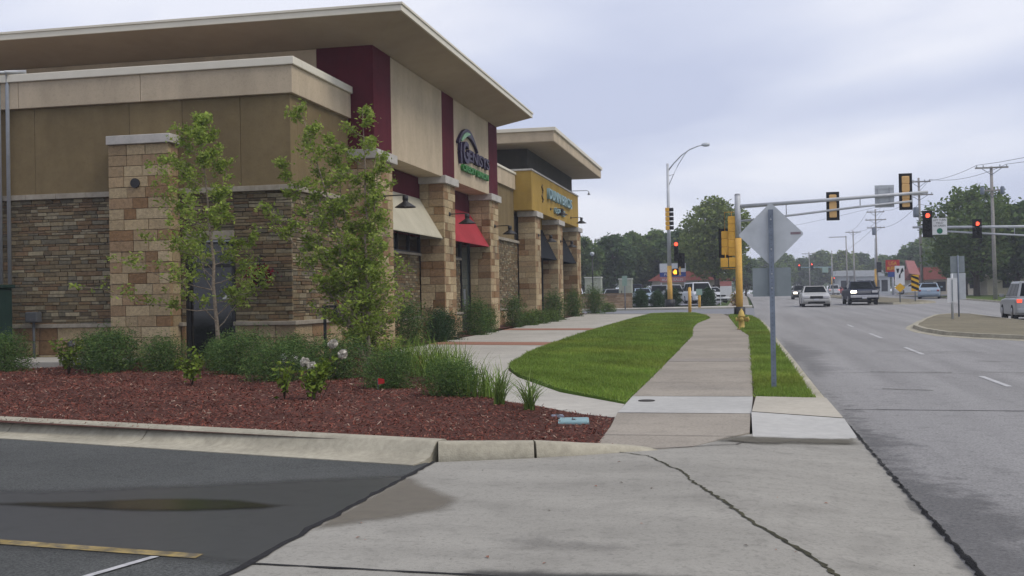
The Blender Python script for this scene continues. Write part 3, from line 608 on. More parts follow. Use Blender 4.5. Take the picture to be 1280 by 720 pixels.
def pillar(parent, x0, x1, y0, y1, zb, zt, seed, caph=.24, over=.12):
    mb = MB(); mb.cur = (.2, .16, .11); mb.box(x0+.02, x1-.02, y0+.02, y1-.02, zb-.3, zt-.003); quoins(mb, x0, x1, y0, y1, zb, zt, seed)
    p = mb.build('pillar', blockcol, parent, bevel=.006, fix=False)
    c = MB().box(x0-over*.0, x1+over, y0-over, y1+over, zt, zt+caph).build('cap', capstone, p, bevel=.012); return p
def gooseneck(label, x, y, z, drop=.17, reach=.58, group='black gooseneck lamps on the facade'):
    t = thing('wall_lamp', label, 'wall lamp', (x, y, z), 0, group)
    mb = MB(); mb.lathe([(.07, 0), (.07, .025), (.03, .05)], (0, 0, 0), 12, 'x'); mb.tube([(.03, 0, 0), (reach-.08, 0, .01), (reach-.02, 0, 0), (reach, 0, -.05)], .016, 8); mb.build('arm', blackmetal, t)
    sh = MB().lathe([(.045, .0), (.075, -.02), (.075, -.13), (.06, -.14), (.075, -.17), (.27, -.30), (.275, -.315), (.25, -.305), (.05, -.2)], (reach, 0, 0), 20).build('lamp_shade', blackmetal, t)
    MB().lathe([(.03, -.2), (.055, -.25), (.04, -.29), (.01, -.3)], (reach, 0, 0), 12).build('bulb', white_s, sh); return t

# ------------------------------------------------------------------ building A: corner tenant
XW, XT, YS = -9.80, -9.10, 22.73
A_ = thing('corner_building', 'tan and cream corner building with maroon stripes, stone pillars and flat overhanging roof', 'building', (-12, 30, 0))
A_.location = (0, 0, 0)
XL = -26.
core = MB()                                           # solid backing, with recesses for the openings
dx0, dx1, dz1 = -12.42, -11.2, 2.80
core.box(XL, dx0, YS+.06, 26.5, -.3, 3.86); core.box(dx1, XW-.06, YS+.06, 26.6, -.3, 3.86); core.box(dx0, dx1, YS+.06, 26.5, dz1+.18, 3.86); core.box(dx0, dx1, YS+.5, 26.5, -.3, dz1+.18)
core.box(XL, -10.02, 26.55, 47.2, -.3, 3.2); core.cur = (.2, .16, .12)
core.build('masonry_core', mortar, A_)
SEG = [(XL+8, -14.05), (-12.52, dx0), (dx1, XW-.02)]
for i, (u0, u1) in enumerate(SEG):
    st = MB(); ledge_wall(st, 'x', YS+.06, -1, u0, u1, .93, 3.86, 1+i); st.build('stone_veneer', stonecol, A_, bevel=.006, fix=False)
    bs = MB(); ledge_wall(bs, 'x', YS+.06, -1, u0, u1+(.05 if i == 2 else 0), -.1, .86, 13+i, hs=(.32, .34), ls=(.4, .75), pal=BLOCK, out=(.045, .06)); bs.build('stone_base', blockcol, A_, bevel=.008, fix=False)
    MB().box(u0, u1+(.12 if i == 2 else 0), YS-.10, YS+.08, .86, .95).build('sill_course', ledgestone, A_, bevel=.01)
st = MB(); ledge_wall(st, 'x', YS+.06, -1, dx0, dx1, dz1+.2, 3.86, 9); st.build('stone_veneer', stonecol, A_, bevel=.006, fix=False)
st = MB(); ledge_wall(st, 'y', XW-.06, 1, YS+.08, 26.38, .93, 3.86, 2); st.build('stone_veneer', stonecol, A_, bevel=.006, fix=False)
bs = MB(); ledge_wall(bs, 'y', XW-.06, 1, YS+.02, 26.38, -.1, .86, 4, hs=(.32, .34), ls=(.4, .75), pal=BLOCK, out=(.09, .1)); bs.build('stone_base', blockcol, A_, bevel=.008, fix=False)
MB().box(XW-.05, XW+.10, YS+.085, 26.38, .86, .95).build('sill_course', ledgestone, A_, bevel=.01)
for a, b in ((XL+8, -14.05), (-12.5, XW+.06)):
    lc = MB(); n_c = round((b-a)/.86); w_c = (b-a)/n_c
    for k in range(n_c): lc.box(a+k*w_c+(.003 if k else 0), a+(k+1)*w_c-.003, YS-.07, YS+.08, 3.86, 3.98)
    lc.build('ledge_course', ledgestone, A_, bevel=.008)
lc = MB(); y = YS+.085
while y < 26.3: lc.box(XW-.08, XW+.06, y+.003, min(y+.86, 26.38)-.003, 3.86, 3.98); y += .86
lc.build('ledge_course', ledgestone, A_, bevel=.008)
MB().box(dx0, dx1, YS-.03, YS+.3, dz1, dz1+.2).build('lintel', ledgestone, A_, bevel=.01)
tw = MB(); xs_ = [XL, -21, -18.2, -16.2, -13.75, -12.42, -11, XW]
for a, b in zip(xs_[:-1], xs_[1:]): tw.box(a+.004, b-(.004 if b != XW else 0), YS, YS+.4, 3.98, 6.0)
tw.box(XW-.3, XW, YS+.402, 26.34, 3.98, 6.0); tw.box(XL, XW-.02, YS+.03, 26.5, 3.97, 5.99)
tw.build('upper_wall', stucco_tan, A_, bevel=.008)
pr = MB(); xs_ = [XL, -19.5, -16.55, -13.4, XW+.10]
for a, b in zip(xs_[:-1], xs_[1:]): pr.box(a+.005, b-.005 if b < XW else b, YS-.10, YS+.3, 6.0, 6.62)
pr.box(XW-.2, XW+.10, YS+.302, 26.33, 6.0, 6.62); pp = pr.build('parapet', stucco_cream, A_, bevel=.012)
cp_ = MB(); cp_.box(XL, XW+.16, YS-.16, YS+.34, 6.62, 6.80); cp_.box(XW-.26, XW+.16, YS+.342, 26.32, 6.62, 6.80); cp_.build('coping', trim_cream, pp, bevel=.015)
MB().box(XL, XW-.28, YS+.36, 26.3, 6.0, 6.25).build('low_roof', soffitm, A_)
MB().box(-10.25, -10.2, 25.6, 25.65, 6.7, 7.0).build('roof_vent', white_s, A_)
# tower
tb = MB(); Y0, Y1 = 26.35, 40.5
tb.box(-10.62, -10.0, Y0, Y0+.5, 5.2, 7.82) if False else None
tb.box(XL, -10.62, Y0+.003, Y0+.4, 5.5, 7.83)
for a, b in ((27.76, 32.78), (34.17, 39.1)): MB().box(XT-.75, XT-.005, a, b, 5.16, 7.83).build('wall_panel', stucco_cream, A_, bevel=.008)
tb.box(XL, -10.3, Y0+.42, Y1, 3.2, 7.82); tb.build('tower_wall', stucco_cream, A_, bevel=.008)
rs = MB(); rs.box(-10.62, XT, Y0, Y0+1.41, 5.2, 7.84)
rs.build('maroon_stripe', stucco_red, A_, bevel=.008)
for a, b in ((32.78, 34.17), (39.1, 40.5)): MB().box(XT-.75, XT+.004, a, b, 5.2, 7.835).build('maroon_stripe', stucco_red, A_, bevel=.008)
rec = MB()
for a, b in ((27.76, 32.8), (34.15, 39.1)): MB().box(-10.05, -9.87, a, b, 3.3, 5.155).build('recessed_wall', stucco_red, A_)
# roof slab with soffit rising outwards
xo, yo, zi, zo = -7.72, 24.4, 7.84, 8.13
rf = MB()
def V3(*p): return p
rf.quad((XL, yo, zo), (XL, Y0, zi), (XT, Y0, zi), (xo, yo, zo)); rf.quad((xo, yo, zo), (XT, Y0, zi), (XT, 40.5, zi), (xo, 40.5, zo))
rf.quad((XL, Y0, zi), (XL, 40.5, zi), (XT, 40.5, zi), (XT, Y0, zi)); rf.quad((xo, 40.5, zo), (XT, 40.5, zi), (XL, 40.5, zi), (XL, 40.5, zo+.16), (xo, 40.5, zo+.16))
r_ = rf.build('soffit', soffitm, A_, fix=False)
fa = MB(); fa.box(XL, xo+.02, yo-.02, yo+.03, zo-.01, zo+.13); fa.box(xo-.03, xo+.02, yo+.032, 40.52, zo-.01, zo+.13); fa.box(XL, xo+.05, yo-.05, yo+.05, zo+.132, zo+.19); fa.box(xo-.05, xo+.05, yo+.052, 40.55, zo+.132, zo+.19)
fa.build('fascia', trim_cream, A_, bevel=.006); MB().box(XL, xo-.06, yo+.06, 40.5, zo+.05, zo+.17).build('roof_deck', soffitm, A_)
# pillars
zc = 4.96
pillar(A_, -14.03, -12.55, YS-.42, YS+.2, -.1, 4.98, 11, .2, .1).name = 'pillar'
PY = [(26.36, 27.76), (32.79, 34.16), (39.1, 40.5)]
for i, (a, b) in enumerate(PY): pillar(A_, -9.87, XT, a, b, g(-9, a), zc, 20+i)
# the two front bays: stone dado, sill, window or door, awning
def front_bay(par, a, b, holes, seed, zt=2.72):
    for k, (p, r) in enumerate([(a, b)] if not holes else [(a, holes[0][0]), (holes[0][1], b)]):
        if r-p < .12: continue
        s = MB(); ledge_wall(s, 'y', -9.93, 1, p, r, g(-9, a)+.75, zt, seed+7*k, hs=(.05, .09), ls=(.14, .4)); s.build('stone_veneer', stonecol, par, fix=False)
        b2 = MB(); ledge_wall(b2, 'y', -9.93, 1, p, r, g(-9, a)-.1, g(-9, a)+.68, seed+50+k, hs=(.3, .34), ls=(.4, .7), pal=BLOCK, out=(.08, .09)); b2.build('stone_base', blockcol, par, fix=False)
        MB().box(-9.95, -9.80, p, r, g(-9, a)+.68, g(-9, a)+.75).build('sill_course', ledgestone, par, bevel=.008); MB().box(-9.95, -9.82, p, r, zt, zt+.07).build('window_sill', ledgestone, par, bevel=.008)
front_bay(A_, 27.77, 32.78, [], 31); front_bay(A_, 34.17, 39.09, [(37.75, 39.0, -1, 5)], 33)
def window(par, a, b, z0, z1, x=-9.87, mull=2, mat=glassdark, name='window'):
    f = MB(); f.box(x-.08, x+.02, a, b, z0, z0+.05); f.box(x-.08, x+.02, a, b, z1-.05, z1)
    for k in range(mull+1):
        yy = a+(b-a-.05)*k/mull; f.box(x-.078, x+.018, yy, yy+.05, z0+.052, z1-.052)
    o = f.build(name, blackmetal, par); MB().box(x-.06, x-.03, a+.02, b-.02, z0+.02, z1-.02).build('pane', mat, o); return o
window(A_, 28.2, 32.75, 2.79, 3.4, mull=4); window(A_, 34.2, 37.7, 2.79, 3.4, mull=3)
d = window(A_, 37.78, 39.0, g(-9, 38), 3.4, mull=1, mat=glassgreen, name='door'); MB().box(-9.86, -9.8, 38.0, 38.04, 1.1, 1.7).build('handle', alumin, d)
def awning(par, a, b, mat, zt=4.5, zb=3.27, xi=-9.865, xo_=-9.14, name='awning'):
    m = MB(); m.quad((xi, a, zt), (xi, b, zt), (xo_, b, zb), (xo_, a, zb)); m.quad((xo_, a, zb), (xo_, b, zb), (xo_, b, zb-.03), (xo_, a, zb-.03))
    m.quad((xi, a, zt), (xo_, a, zb), (xo_, a, zb-.03), (xi, a, zb-.03)); m.quad((xi, b, zt), (xi, b, zb-.03), (xo_, b, zb-.03), (xo_, b, zb))
    m.quad((xi, a+.01, zt-.02), (xo_-.02, a+.01, zb-.02), (xo_-.02, b-.01, zb-.02), (xi, b-.01, zt-.02))
    o = m.build(name, mat, par, fix=False); return o
aw = awning(A_, 27.78, 32.77, cream_awn); aw['label'] = 'cream canvas awning'
aw = awning(A_, 34.18, 39.08, red_awn); aw['label'] = 'red canvas awning'
# side door
df = MB(); df.box(dx0+.02, dx0+.09, YS+.05, YS+.2, -.1, dz1); df.box(dx1-.09, dx1-.02, YS+.05, YS+.2, -.1, dz1); df.box(dx0+.092, dx1-.092, YS+.05, YS+.2, dz1-.08, dz1); df.box(dx0+.092, dx1-.092, YS+.05, YS+.2, 2.18, 2.26)
sd_ = df.build('door', blackmetal, A_); MB().box(dx0+.09, dx1-.09, YS+.1, YS+.14, -.1, dz1-.04).build('pane', glassdark, sd_)
MB().box(dx1-.28, dx1-.13, YS-.02, YS+.05, 1.46, 1.54).build('handle', white_s, sd_)
MB().box(dx0+.1, dx1-.1, YS+.0, YS+.045, dz1-.05, dz1-.01).build('header_strip', alumin, sd_)
vt = MB().lathe([(.11, -.06), (.11, 0), (.05, .02)], (-13.35, YS-.42, 4.1), 14, 'y').build('wall_light', blackmetal, A_)
for x in (-17.05, -16.82):
    MB().tube([(x, YS-.12, 1.9), (x, YS-.12, 6.55), (x+.02, YS-.2, 6.86), (x+.35, YS+.1, 6.9)], .045, 10).build('downpipe', alumin, A_)
# sign on the tower
S1 = thing('shop_sign', 'dark purple raised lettering under a green swoosh, with smaller green letters, on the cream wall', 'sign', (XT, 36.8, 6))
S1.location = (0, 0, 0)
text_part('lettering', 'ENISYS', purple, S1, (XT+.002, 35.72, 5.98), 3.0, .40, .12, bold=.02)
text_part('capital_letter', 'G', purple, S1, (XT+.002, 34.92, 5.86), .76, .74, .13, bold=.03)
text_part('lettering', 'CREDIT', signgreen, S1, (XT+.002, 34.95, 5.60), 1.78, .22, .1, bold=.03); text_part('lettering', 'UNION', signgreen, S1, (XT+.002, 36.95, 5.60), 1.7, .22, .1, bold=.03)
def arc(mb, pts, ws, d=.1):
    n = len(pts)
    for i in range(n-1):
        (a, b), (c, e_) = pts[i], pts[i+1]
        for q in (0,):
            dy, dz_ = c-a, e_-b; l = math.hypot(dy, dz_); ny, nz_ = -dz_/l, dy/l
            w0, w1 = ws[i]/2, ws[i+1]/2
            mb.hexa([(XT, a-ny*w0, b-nz_*w0), (XT+d, a-ny*w0, b-nz_*w0), (XT+d, c-ny*w1, e_-nz_*w1), (XT, c-ny*w1, e_-nz_*w1), (XT, a+ny*w0, b+nz_*w0), (XT+d, a+ny*w0, b+nz_*w0), (XT+d, c+ny*w1, e_+nz_*w1), (XT, c+ny*w1, e_+nz_*w1)])
ap = [(34.45+2.65*t, 6.22+.72*math.sin(math.pi*(.08+.84*t))**.8-.02*t) for t in [i/14 for i in range(15)]]
m = MB(); arc(m, ap, [.05+.2*math.sin(math.pi*min(1, i/14+.05)) for i in range(15)]); m.build('swoosh', purple, S1)
m = MB(); arc(m, [(y+.12, z-.03) for y, z in ap[1:8]], [.06, .12, .15, .15, .12, .08, .03], .13); m.build('swoosh_highlight', signmint, S1)
m = MB(); arc(m, [(34.75, 6.5), (34.7, 6.2), (34.78, 5.8)], [.1, .2, .12], .11); m.build('swoosh_tail', purple, S1)

# ------------------------------------------------------------------ building B: far tenant
B_ = thing('far_shop_building', 'yellow fronted shop building with dark upper storey and wide cream roof overhang', 'building')
gz = g(-9, 45)
c2 = MB(); c2.box(XL, -10.0, 47.22, 61.8, -.2, 5.0); c2.box(XL, -9.93, 40.52, 47.2, -.2, 3.8); c2.build('masonry_core', mortar, B_)
s = MB(); ledge_wall(s, 'y', -9.93, 1, 40.52, 47.9, gz+.7, 3.76, 41, hs=(.05, .1), ls=(.15, .5)); s.build('stone_veneer', stonecol, B_, fix=False)
s = MB(); ledge_wall(s, 'y', -9.93, 1, 40.52, 47.9, gz-.3, gz+.62, 42, hs=(.3, .34), ls=(.4, .7), pal=BLOCK, out=(.08, .09)); s.build('stone_base', blockcol, B_, fix=False)
MB().box(-9.95, -9.8, 40.52, 47.9, gz+.62, gz+.7).build('sill_course', ledgestone, B_, bevel=.008); MB().box(-9.95, -9.8, 40.52, 47.9, 3.76, 3.88).build('ledge_course', ledgestone, B_, bevel=.008)
MB().box(XL, -9.9, 40.52, 47.22, 3.88, 6.1).build('upper_wall', stucco_tan, B_)
q = MB(); q.box(-10.3, -9.80, 40.52, 47.2, 6.1, 6.76); pz = q.build('parapet', stucco_cream, B_, bevel=.01); MB().box(-10.35, -9.75, 40.53, 47.2, 6.76, 6.86).build('coping', trim_cream, pz, bevel=.01)
YB0, YB1 = 47.24, 61.0
m = MB(); m.box(-10.9, -9.08, YB0, YB1, 5.205, 6.94); yb = m.build('sign_band', stucco_yel, B_, bevel=.01)
MB().box(-10.95, -9.04, YB0-.04, YB1+.04, 6.94, 7.02).build('coping', capstone, yb, bevel=.008)
MB().box(XL, -9.6, 49.0, 62.2, 6.2, 8.17).build('upper_storey', stucco_dark, B_, bevel=.008)
m = MB(); m.box(XL, -8.02, 47.1, 63.1, 8.172, 8.62); ro = m.build('roof', stucco_cream, B_, bevel=.01)
MB().box(XL, -7.94, 47.02, 63.18, 8.62, 8.78).build('fascia_trim', trim_cream, ro, bevel=.012)
MB().box(XL, -8.04, 47.12, 63.08, 8.15, 8.17).build('soffit', soffitm, ro)
PB = [(47.98, 49.3), (54.0, 55.5), (60.4, 61.8)]
for i, (a, b) in enumerate(PB): pillar(B_, -9.87, XT, a, b, g(-9, a), zc, 60+i)
for i, (a, b) in enumerate(((49.32, 53.98), (55.52, 60.38))):
    gz = g(-9, a); front_bay(B_, a, b, [(a+.6, b-.05, -1, 5)], 70+i)
    window(B_, a+.6, b-.05, gz, 3.45, mull=3, name='shop_window')
    MB().box(-10.05, -9.88, a, b, 3.4, 5.2).build('recessed_wall', stucco_yel, B_)
    awning(B_, a+.02, b-.02, dark_awn, 4.7, 3.2)
S2 = thing('shop_sign', 'pale blue raised letters in two lines on the yellow wall band', 'sign')
text_part('lettering', 'DUNN', paleblue, S2, (-9.075, 51.0, 6.0), 3.3, .5, .14, bold=.012); text_part('lettering', 'BROS', paleblue, S2, (-9.075, 54.75, 6.0), 3.2, .5, .14, bold=.012)
text_part('lettering', 'COFFEE', paleblue, S2, (-9.075, 52.8, 5.46), 3.0, .28, .1, bold=.012)
for k in (0, 1):
    m = MB(); m.tube([(-9.05, 49.75+.16*math.sin(t*1.6), 5.75+.42*k+.36*t/4) for t in range(5)], .035, 6); m.build('steam_mark', stucco_tan, S2)
ex = thing('roof_lamp', 'thin grey gooseneck lamp sticking out from the far end of the dark upper storey', 'lamp', (-9.6, 61.6, 7.35))
MB().tube([(0, 0, 0), (.9, .3, .02), (1.0, .33, -.02), (1.02, .33, -.1)], .02, 6).build('arm', polegrey, ex); MB().lathe([(.03, 0), (.09, -.14), (.08, -.15)], (1.02, .33, -.08), 10).build('lamp_shade', polegrey, ex)
gooseneck('black gooseneck lamp on the first stone pillar, beside the cream awning', XT+.012, 27.0, 4.06)
gooseneck('black gooseneck lamp on the pillar between the cream and red awnings', XT+.012, 33.42, 4.04)
gooseneck('black gooseneck lamp on the pillar at the far side of the red awning', XT+.012, 39.82, 4.04)
gooseneck('black gooseneck lamp on the first pillar under the yellow band', XT+.012, 48.65, 4.15)
gooseneck('black gooseneck lamp on the middle pillar under the yellow band', XT+.012, 54.75, 4.15)
gooseneck('black gooseneck lamp on the yellow band just below the lower letters', -9.078, 51.9, 5.58)
gooseneck('black gooseneck lamp at the far end of the yellow band', -9.078, 58.2, 5.58)
# bits by the side wall
ub = thing('utility_box', 'tall dark green metal utility box against the stone side wall', 'utility box', (-16.9, 21.7, g(-17, 21.7)))
MB().box(-1.1, .65, -.5, .5, -.1, .1).build('pad', conc_walk, ub, bevel=.02); MB().box(-.9, .5, -.42, .42, .1, 1.75).build('cabinet', dkgreen, ub, bevel=.02); MB().box(-.95, .55, -.47, .47, 1.75, 1.83).build('lid', dkgreen, ub, bevel=.02)
m = MB(); m.box(.0, .06, -.435, -.42, .8, 1.1); m.build('latch', blackmetal, ub)
gm = thing('gas_meter', 'small dark gas meter on a pipe low on the stone wall', 'gas meter', (-16.15, YS-.2, 0))
mtr = pmat('meter_grey', (.10, .105, .11), (.08, .084, .09), 6, .7); MB().tube([(0, 0, -.1), (0, 0, 1.0)], .03, 8).build('pipe', mtr, gm); MB().box(-.16, .16, -.11, .09, 1.0, 1.24).build('meter_body', mtr, gm, bevel=.03)
sheet('door_slab', [(-17.2, 20.9), (-13.2, 20.9), (-13.2, 22.7), (-17.2, 22.7)], .13, conc_walk, thick=.09)
o = MB().box(-17.2, -13.2, 20.9, 22.7, -.05, g(-15, 21)+.125).build('slab_edge', conc_walk); o['kind'] = 'structure'

# ------------------------------------------------------------------ plants
def leaf_cloud(name, pts, size, pal, seed, mat, parent, aspect=1.8, up_bias=.3, fold=True):
    """one small folded leaf (two triangles' worth of quad) per point"""
    r = np.random.default_rng(seed); n = len(pts); P = np.asarray(pts, float)
    d = r.normal(size=(n, 3)); d[:, 2] *= .6; d /= np.linalg.norm(d, axis=1)[:, None]
    q = r.normal(size=(n, 3)); q -= d*(q*d).sum(1)[:, None]; q /= np.linalg.norm(q, axis=1)[:, None]
    s = size*r.uniform(.6, 1.35, (n, 1)); d = d*s; q = q*s/aspect
    nn = np.cross(d, q); nn /= (np.linalg.norm(nn, axis=1)[:, None]+1e-9)
    V = np.stack([P-d, P-q*.9+nn*s*.12, P+d*1.1, P+q*.9+nn*s*.12], 1).reshape(-1, 3); F = np.arange(4*n).reshape(-1, 4)
    pal = np.array(pal); C = pal[r.integers(0, len(pal), n)]*r.uniform(.75, 1.25, (n, 1))
    return raw_mesh(name, V, F, C, mat, parent)
YPAL = [(.25, .345, .06), (.32, .41, .075), (.20, .28, .05), (.38, .45, .11), (.235, .31, .06)]
def young_tree(loc, label, tips, spread, seed, nleaf, leaf=.05, clear=.28, r0=.045, side=None):
    """tips: list of (dx, dy, height, radius share) stem ends; branches come off every stem, leaves in sprays along them"""
    rnd = random.Random(seed); t = thing('young_tree', label, 'tree', loc)
    mb = MB(); pts = []
    for si, (tx, ty, H, rs) in enumerate(tips):
        stem = []; b0 = Vector((.05*math.cos(si*2.1), .05*math.sin(si*2.1), 0)) if len(tips) > 1 else Vector((0, 0, 0))
        for i in range(13):
            u = i/12; j = .03*(0 < i)
            stem.append(b0+Vector((tx*u**1.25+rnd.uniform(-j, j), ty*u**1.25+rnd.uniform(-j, j), H*u)))
        mb.tube(stem, [max(.005, r0*rs*(1-.88*i/12)) for i in range(13)], 8)
        nb = int(6.5*H*(1 if len(tips) == 1 else .72)); a = rnd.uniform(0, 6.28)
        for b in range(nb):
            u = clear+(.97-clear)*(b/(nb-1)); k = u*12; i0 = min(11, int(k)); p = stem[i0].lerp(stem[i0+1], k-i0)
            a += 2.4+rnd.uniform(-.6, .6); Lb = spread*rs**.5*(1.0-.8*u**1.5)*rnd.uniform(.45, 1.15)
            if side: Lb *= 1+side*(-math.cos(a))
            el = rnd.uniform(.0, .6); d = Vector((math.cos(a)*math.cos(el), math.sin(a)*math.cos(el), math.sin(el)))
            br = [p]
            for j in range(1, 7):
                d2 = (d+Vector((0, 0, .07*j))+Vector([rnd.uniform(-.18, .18) for _ in range(3)])).normalized(); br.append(br[-1]+d2*Lb/6)
            mb.tube(br, [.012*(1-.78*j/6)*(1.1-u*.5) for j in range(7)], 5, caps=False)
            for j in range(2, 7):
                for _ in range(2):
                    td = Vector([rnd.uniform(-1, 1) for _ in range(3)]); td.z = abs(td.z)*.5+.1; td.normalize(); ln = Lb*rnd.uniform(.1, .28)+.06; e0 = br[j]; e1 = e0+td*ln
                    mb.tube([e0, e0.lerp(e1, .5)+Vector((0, 0, .01)), e1], [.005, .0035, .002], 4, caps=False)
                    wgt = rnd.choice((1, 1, 2, 3))
                    pts += [(e0, e1, .05)]*wgt
    mb.build('trunk', bark_pale, t, fix=False)
    P = []
    while len(P) < nleaf:
        e0, e1, sg = rnd.choice(pts); q = e0.lerp(e1, rnd.random()**.6*1.1); P.append((q.x+rnd.gauss(0, sg), q.y+rnd.gauss(0, sg), q.z+rnd.gauss(0, sg)))
    leaf_cloud('crown', P, leaf, YPAL, seed, leaf_young, t); return t
young_tree((-10.5, 20.6, .03), 'slender single stemmed young tree in front of the dark side door', [(-.38, 0, 5.15, 1.)], 2.0, 3, 8200, .043, .16, .05, .3)
young_tree((-7.25, 20.3, .03), 'bushy multi stemmed young tree in front of the corner pillar', [(-.05, .1, 5.1, 1.), (-1.25, -.1, 5.25, .95), (-1.75, .2, 4.1, .8), (-2.0, -.2, 3.2, .7), (.35, .0, 4.2, .8), (-.7, .3, 4.6, .8), (-.2, -.2, 2.2, .45)], 1.08, 14, 16000, .042, .13, .042)
SH = [(.085, .155, .045), (.115, .195, .052), (.065, .125, .038), (.16, .225, .065)]
SHD = [(.04, .085, .032), (.055, .105, .04), (.03, .068, .026)]
SHL = [(.12, .19, .05), (.15, .22, .055), (.09, .15, .04)]
def shrub_proto(name, seed, rx, ry, h, n, leaf, pal, spiky=.25, up=.5):
    r = np.random.default_rng(seed); t = thing(name, None, None); P = []
    lob = [(r.uniform(-.45, .45)*rx, r.uniform(-.45, .45)*ry, r.uniform(.25, .55)*h, r.uniform(.5, .75)) for _ in range(9)]
    for _ in range(n):
        lx, ly, lz, ls = lob[r.integers(0, 9)]; d = r.normal(size=3); d /= np.linalg.norm(d); k = r.uniform(.3, 1)**.5*(1+spiky*abs(r.normal()))
        P.append((lx+d[0]*rx*ls*k, ly+d[1]*ry*ls*k, max(.02, lz+d[2]*h*.55*k)))
    leaf_cloud('foliage', P, leaf, pal, seed, shrubm, t, aspect=3.2)
    m = MB()
    for i in range(7): a = i*.9; m.tube([(0, 0, 0), (.3*rx*math.cos(a), .3*ry*math.sin(a), h*.35), (.6*rx*math.cos(a), .6*ry*math.sin(a), h*.75)], [.014, .01, .004], 5)
    m.build('stem', bark, t); return t
def place(proto, used, loc, rz, sc, label, cat, group=None):
    o = proto if not used else copy_tree(proto)
    o.location = loc; o.rotation_euler.z = rz; o.scale = sc; return tag(o, label, cat, group)
spr = [shrub_proto('low_shrub', 40+i, .58, .52, .74, 9500, .024, SH, .22) for i in range(3)]
gS = 'low olive green shrubs in the mulch bed'; us = [0, 0, 0]
def bedz(x, y): return g(x, y)+bed_dz(x, y)-.02
for i, (x, y, s, lab) in enumerate((
    (-14.75, 19.6, 1.05, 'low olive shrub beside the green utility box, leftmost in the row'),
    (-13.3, 20.5, .95, 'low olive shrub behind the leftmost bright green sprouting plant'),
    (-12.35, 19.7, 1.1, 'wide low olive shrub in front of the left stone pillar'),
    (-11.15, 19.5, .9, 'low olive shrub just left of the slender tree'),
    (-10.2, 20.2, .8, 'low olive shrub at the foot of the slender tree'),
    (-9.05, 18.7, 1.05, 'low olive shrub below the stone base, right of the slender tree'),
    (-8.5, 19.9, .9, 'low olive shrub behind, below the hanging flower basket'),
    (-7.72, 17.3, .92, 'low olive shrub behind the white flower heads, beside the pale rock'),
    (-6.9, 17.9, .95, 'low olive shrub under the multi stemmed tree'),
    (-5.35, 16.0, .8, 'low olive shrub behind the small red marker flag'),
    (-3.95, 14.25, .66, 'rounded olive shrub nearest the pale walk, beside the grass clumps'))):
    k = i % 3; place(spr[k], us[k], (x, y, bedz(x, y)), i*1.3, (s*1.1, s*1.1, s), lab, 'shrub', gS); us[k] = 1
# shrubs along the facade
fpr = [shrub_proto('upright_shrub', 60+i, .5, .45, 1.15, 4500, .04, SHD if i == 0 else SH, .3) for i in range(2)]
us = [0, 0]; gF = 'shrubs along the shop front'
for i, (x, y, s, h, k, lab) in enumerate((
    (-9.0, 28.9, 1.0, 1.0, 1, 'feathery green shrub beside the first front pillar'),
    (-8.95, 31.2, .95, .8, 0, 'dark green shrub under the cream awning, nearer one'),
    (-8.95, 32.4, .9, .75, 0, 'dark green shrub against the second pillar'),
    (-8.9, 35.6, 1.0, 1.0, 1, 'tall feathery shrub below the red awning'),
    (-8.9, 37.4, .8, .75, 1, 'smaller feathery shrub just before the third pillar'),
    (-8.9, 42.0, .95, 1.0, 1, 'feathery shrub in front of the grey stone panel past the third pillar'),
    (-8.7, 50.9, 1.2, 1.1, 1, 'tall feathery shrub between the pillars under the yellow band'),
    (-8.7, 57.0, 1.1, 1.15, 1, 'feathery shrub before the last pillar'),
    (-8.5, 62.8, 1.2, 1.25, 1, 'feathery shrub at the far end of the shop front'))):
    place(fpr[k], us[k], (x, y, g(x, y)-.02), i*1.1, (s, s, h), lab, 'shrub', gF); us[k] = 1
lp = shrub_proto('light_shrub', 70, .55, .45, .6, 2200, .045, SHL); u0 = 0; gL = 'pale green low shrubs along the shop front'
for i, (x, y, s, lab) in enumerate(((-8.75, 44.3, 1., 'pale green low shrub left of the first yellow-band pillar'), (-8.7, 46.2, 1.1, 'pale green low shrub at the foot of the first yellow-band pillar'), (-8.6, 48.6, 1., 'pale green low shrub in front of the first yellow-band pillar, farther'), (-8.2, 66.5, 1.0, 'pale green low plant past the last pillar'))):
    place(lp, u0, (x, y, g(x, y)-.02), i, (s, s, s), lab, 'shrub', gL); u0 = 1
yw = shrub_proto('golden_shrub', 75, .45, .45, 1.7, 3200, .05, [(.085, .12, .02), (.12, .14, .022), (.06, .09, .02)]); place(yw, 0, (-8.35, 23.6, g(-8, 23)), 0, (1, 1, 1), 'tall golden green shrub at the foot of the corner pillar behind the tree', 'shrub')
# arching grasses
def blades(name, seed, n, L, w, spread, pal, label, loc, cat='plant', group=None, rad=.06, thingname='grass_clump'):
    r = np.random.default_rng(seed); V = []; F = []; C = []
    t = thing(thingname, label, cat, loc, 0, group)
    for _ in range(n):
        a = r.uniform(0, 6.28); rr = rad*math.sqrt(r.random()); b = np.array([rr*math.cos(r.uniform(0, 6.28)), rr*math.sin(r.uniform(0, 6.28)), 0]); l = L*r.uniform(.55, 1.1); sp = spread*r.uniform(.3, 1.2)
        d = np.array([math.cos(a), math.sin(a), 0]); q = np.array([-math.sin(a), math.cos(a), 0])*w*r.uniform(.7, 1.2)
        k0 = len(V); ns = 6
        for i in range(ns+1):
            u = i/ns; p = b+d*sp*l*(u**1.6)+np.array([0, 0, l*(u-.48*sp*u*u*u*1.2)]); ww = q*(1-u**2.2)*.5+q*.05
            V += [p-ww, p+ww]
        c = np.array(pal[r.integers(0, len(pal))])*r.uniform(.8, 1.25)
        for i in range(ns): F.append((k0+2*i, k0+2*i+1, k0+2*i+3, k0+2*i+2)); C.append(c)
    raw_mesh('blades', V, F, C, shrubm, t); return t
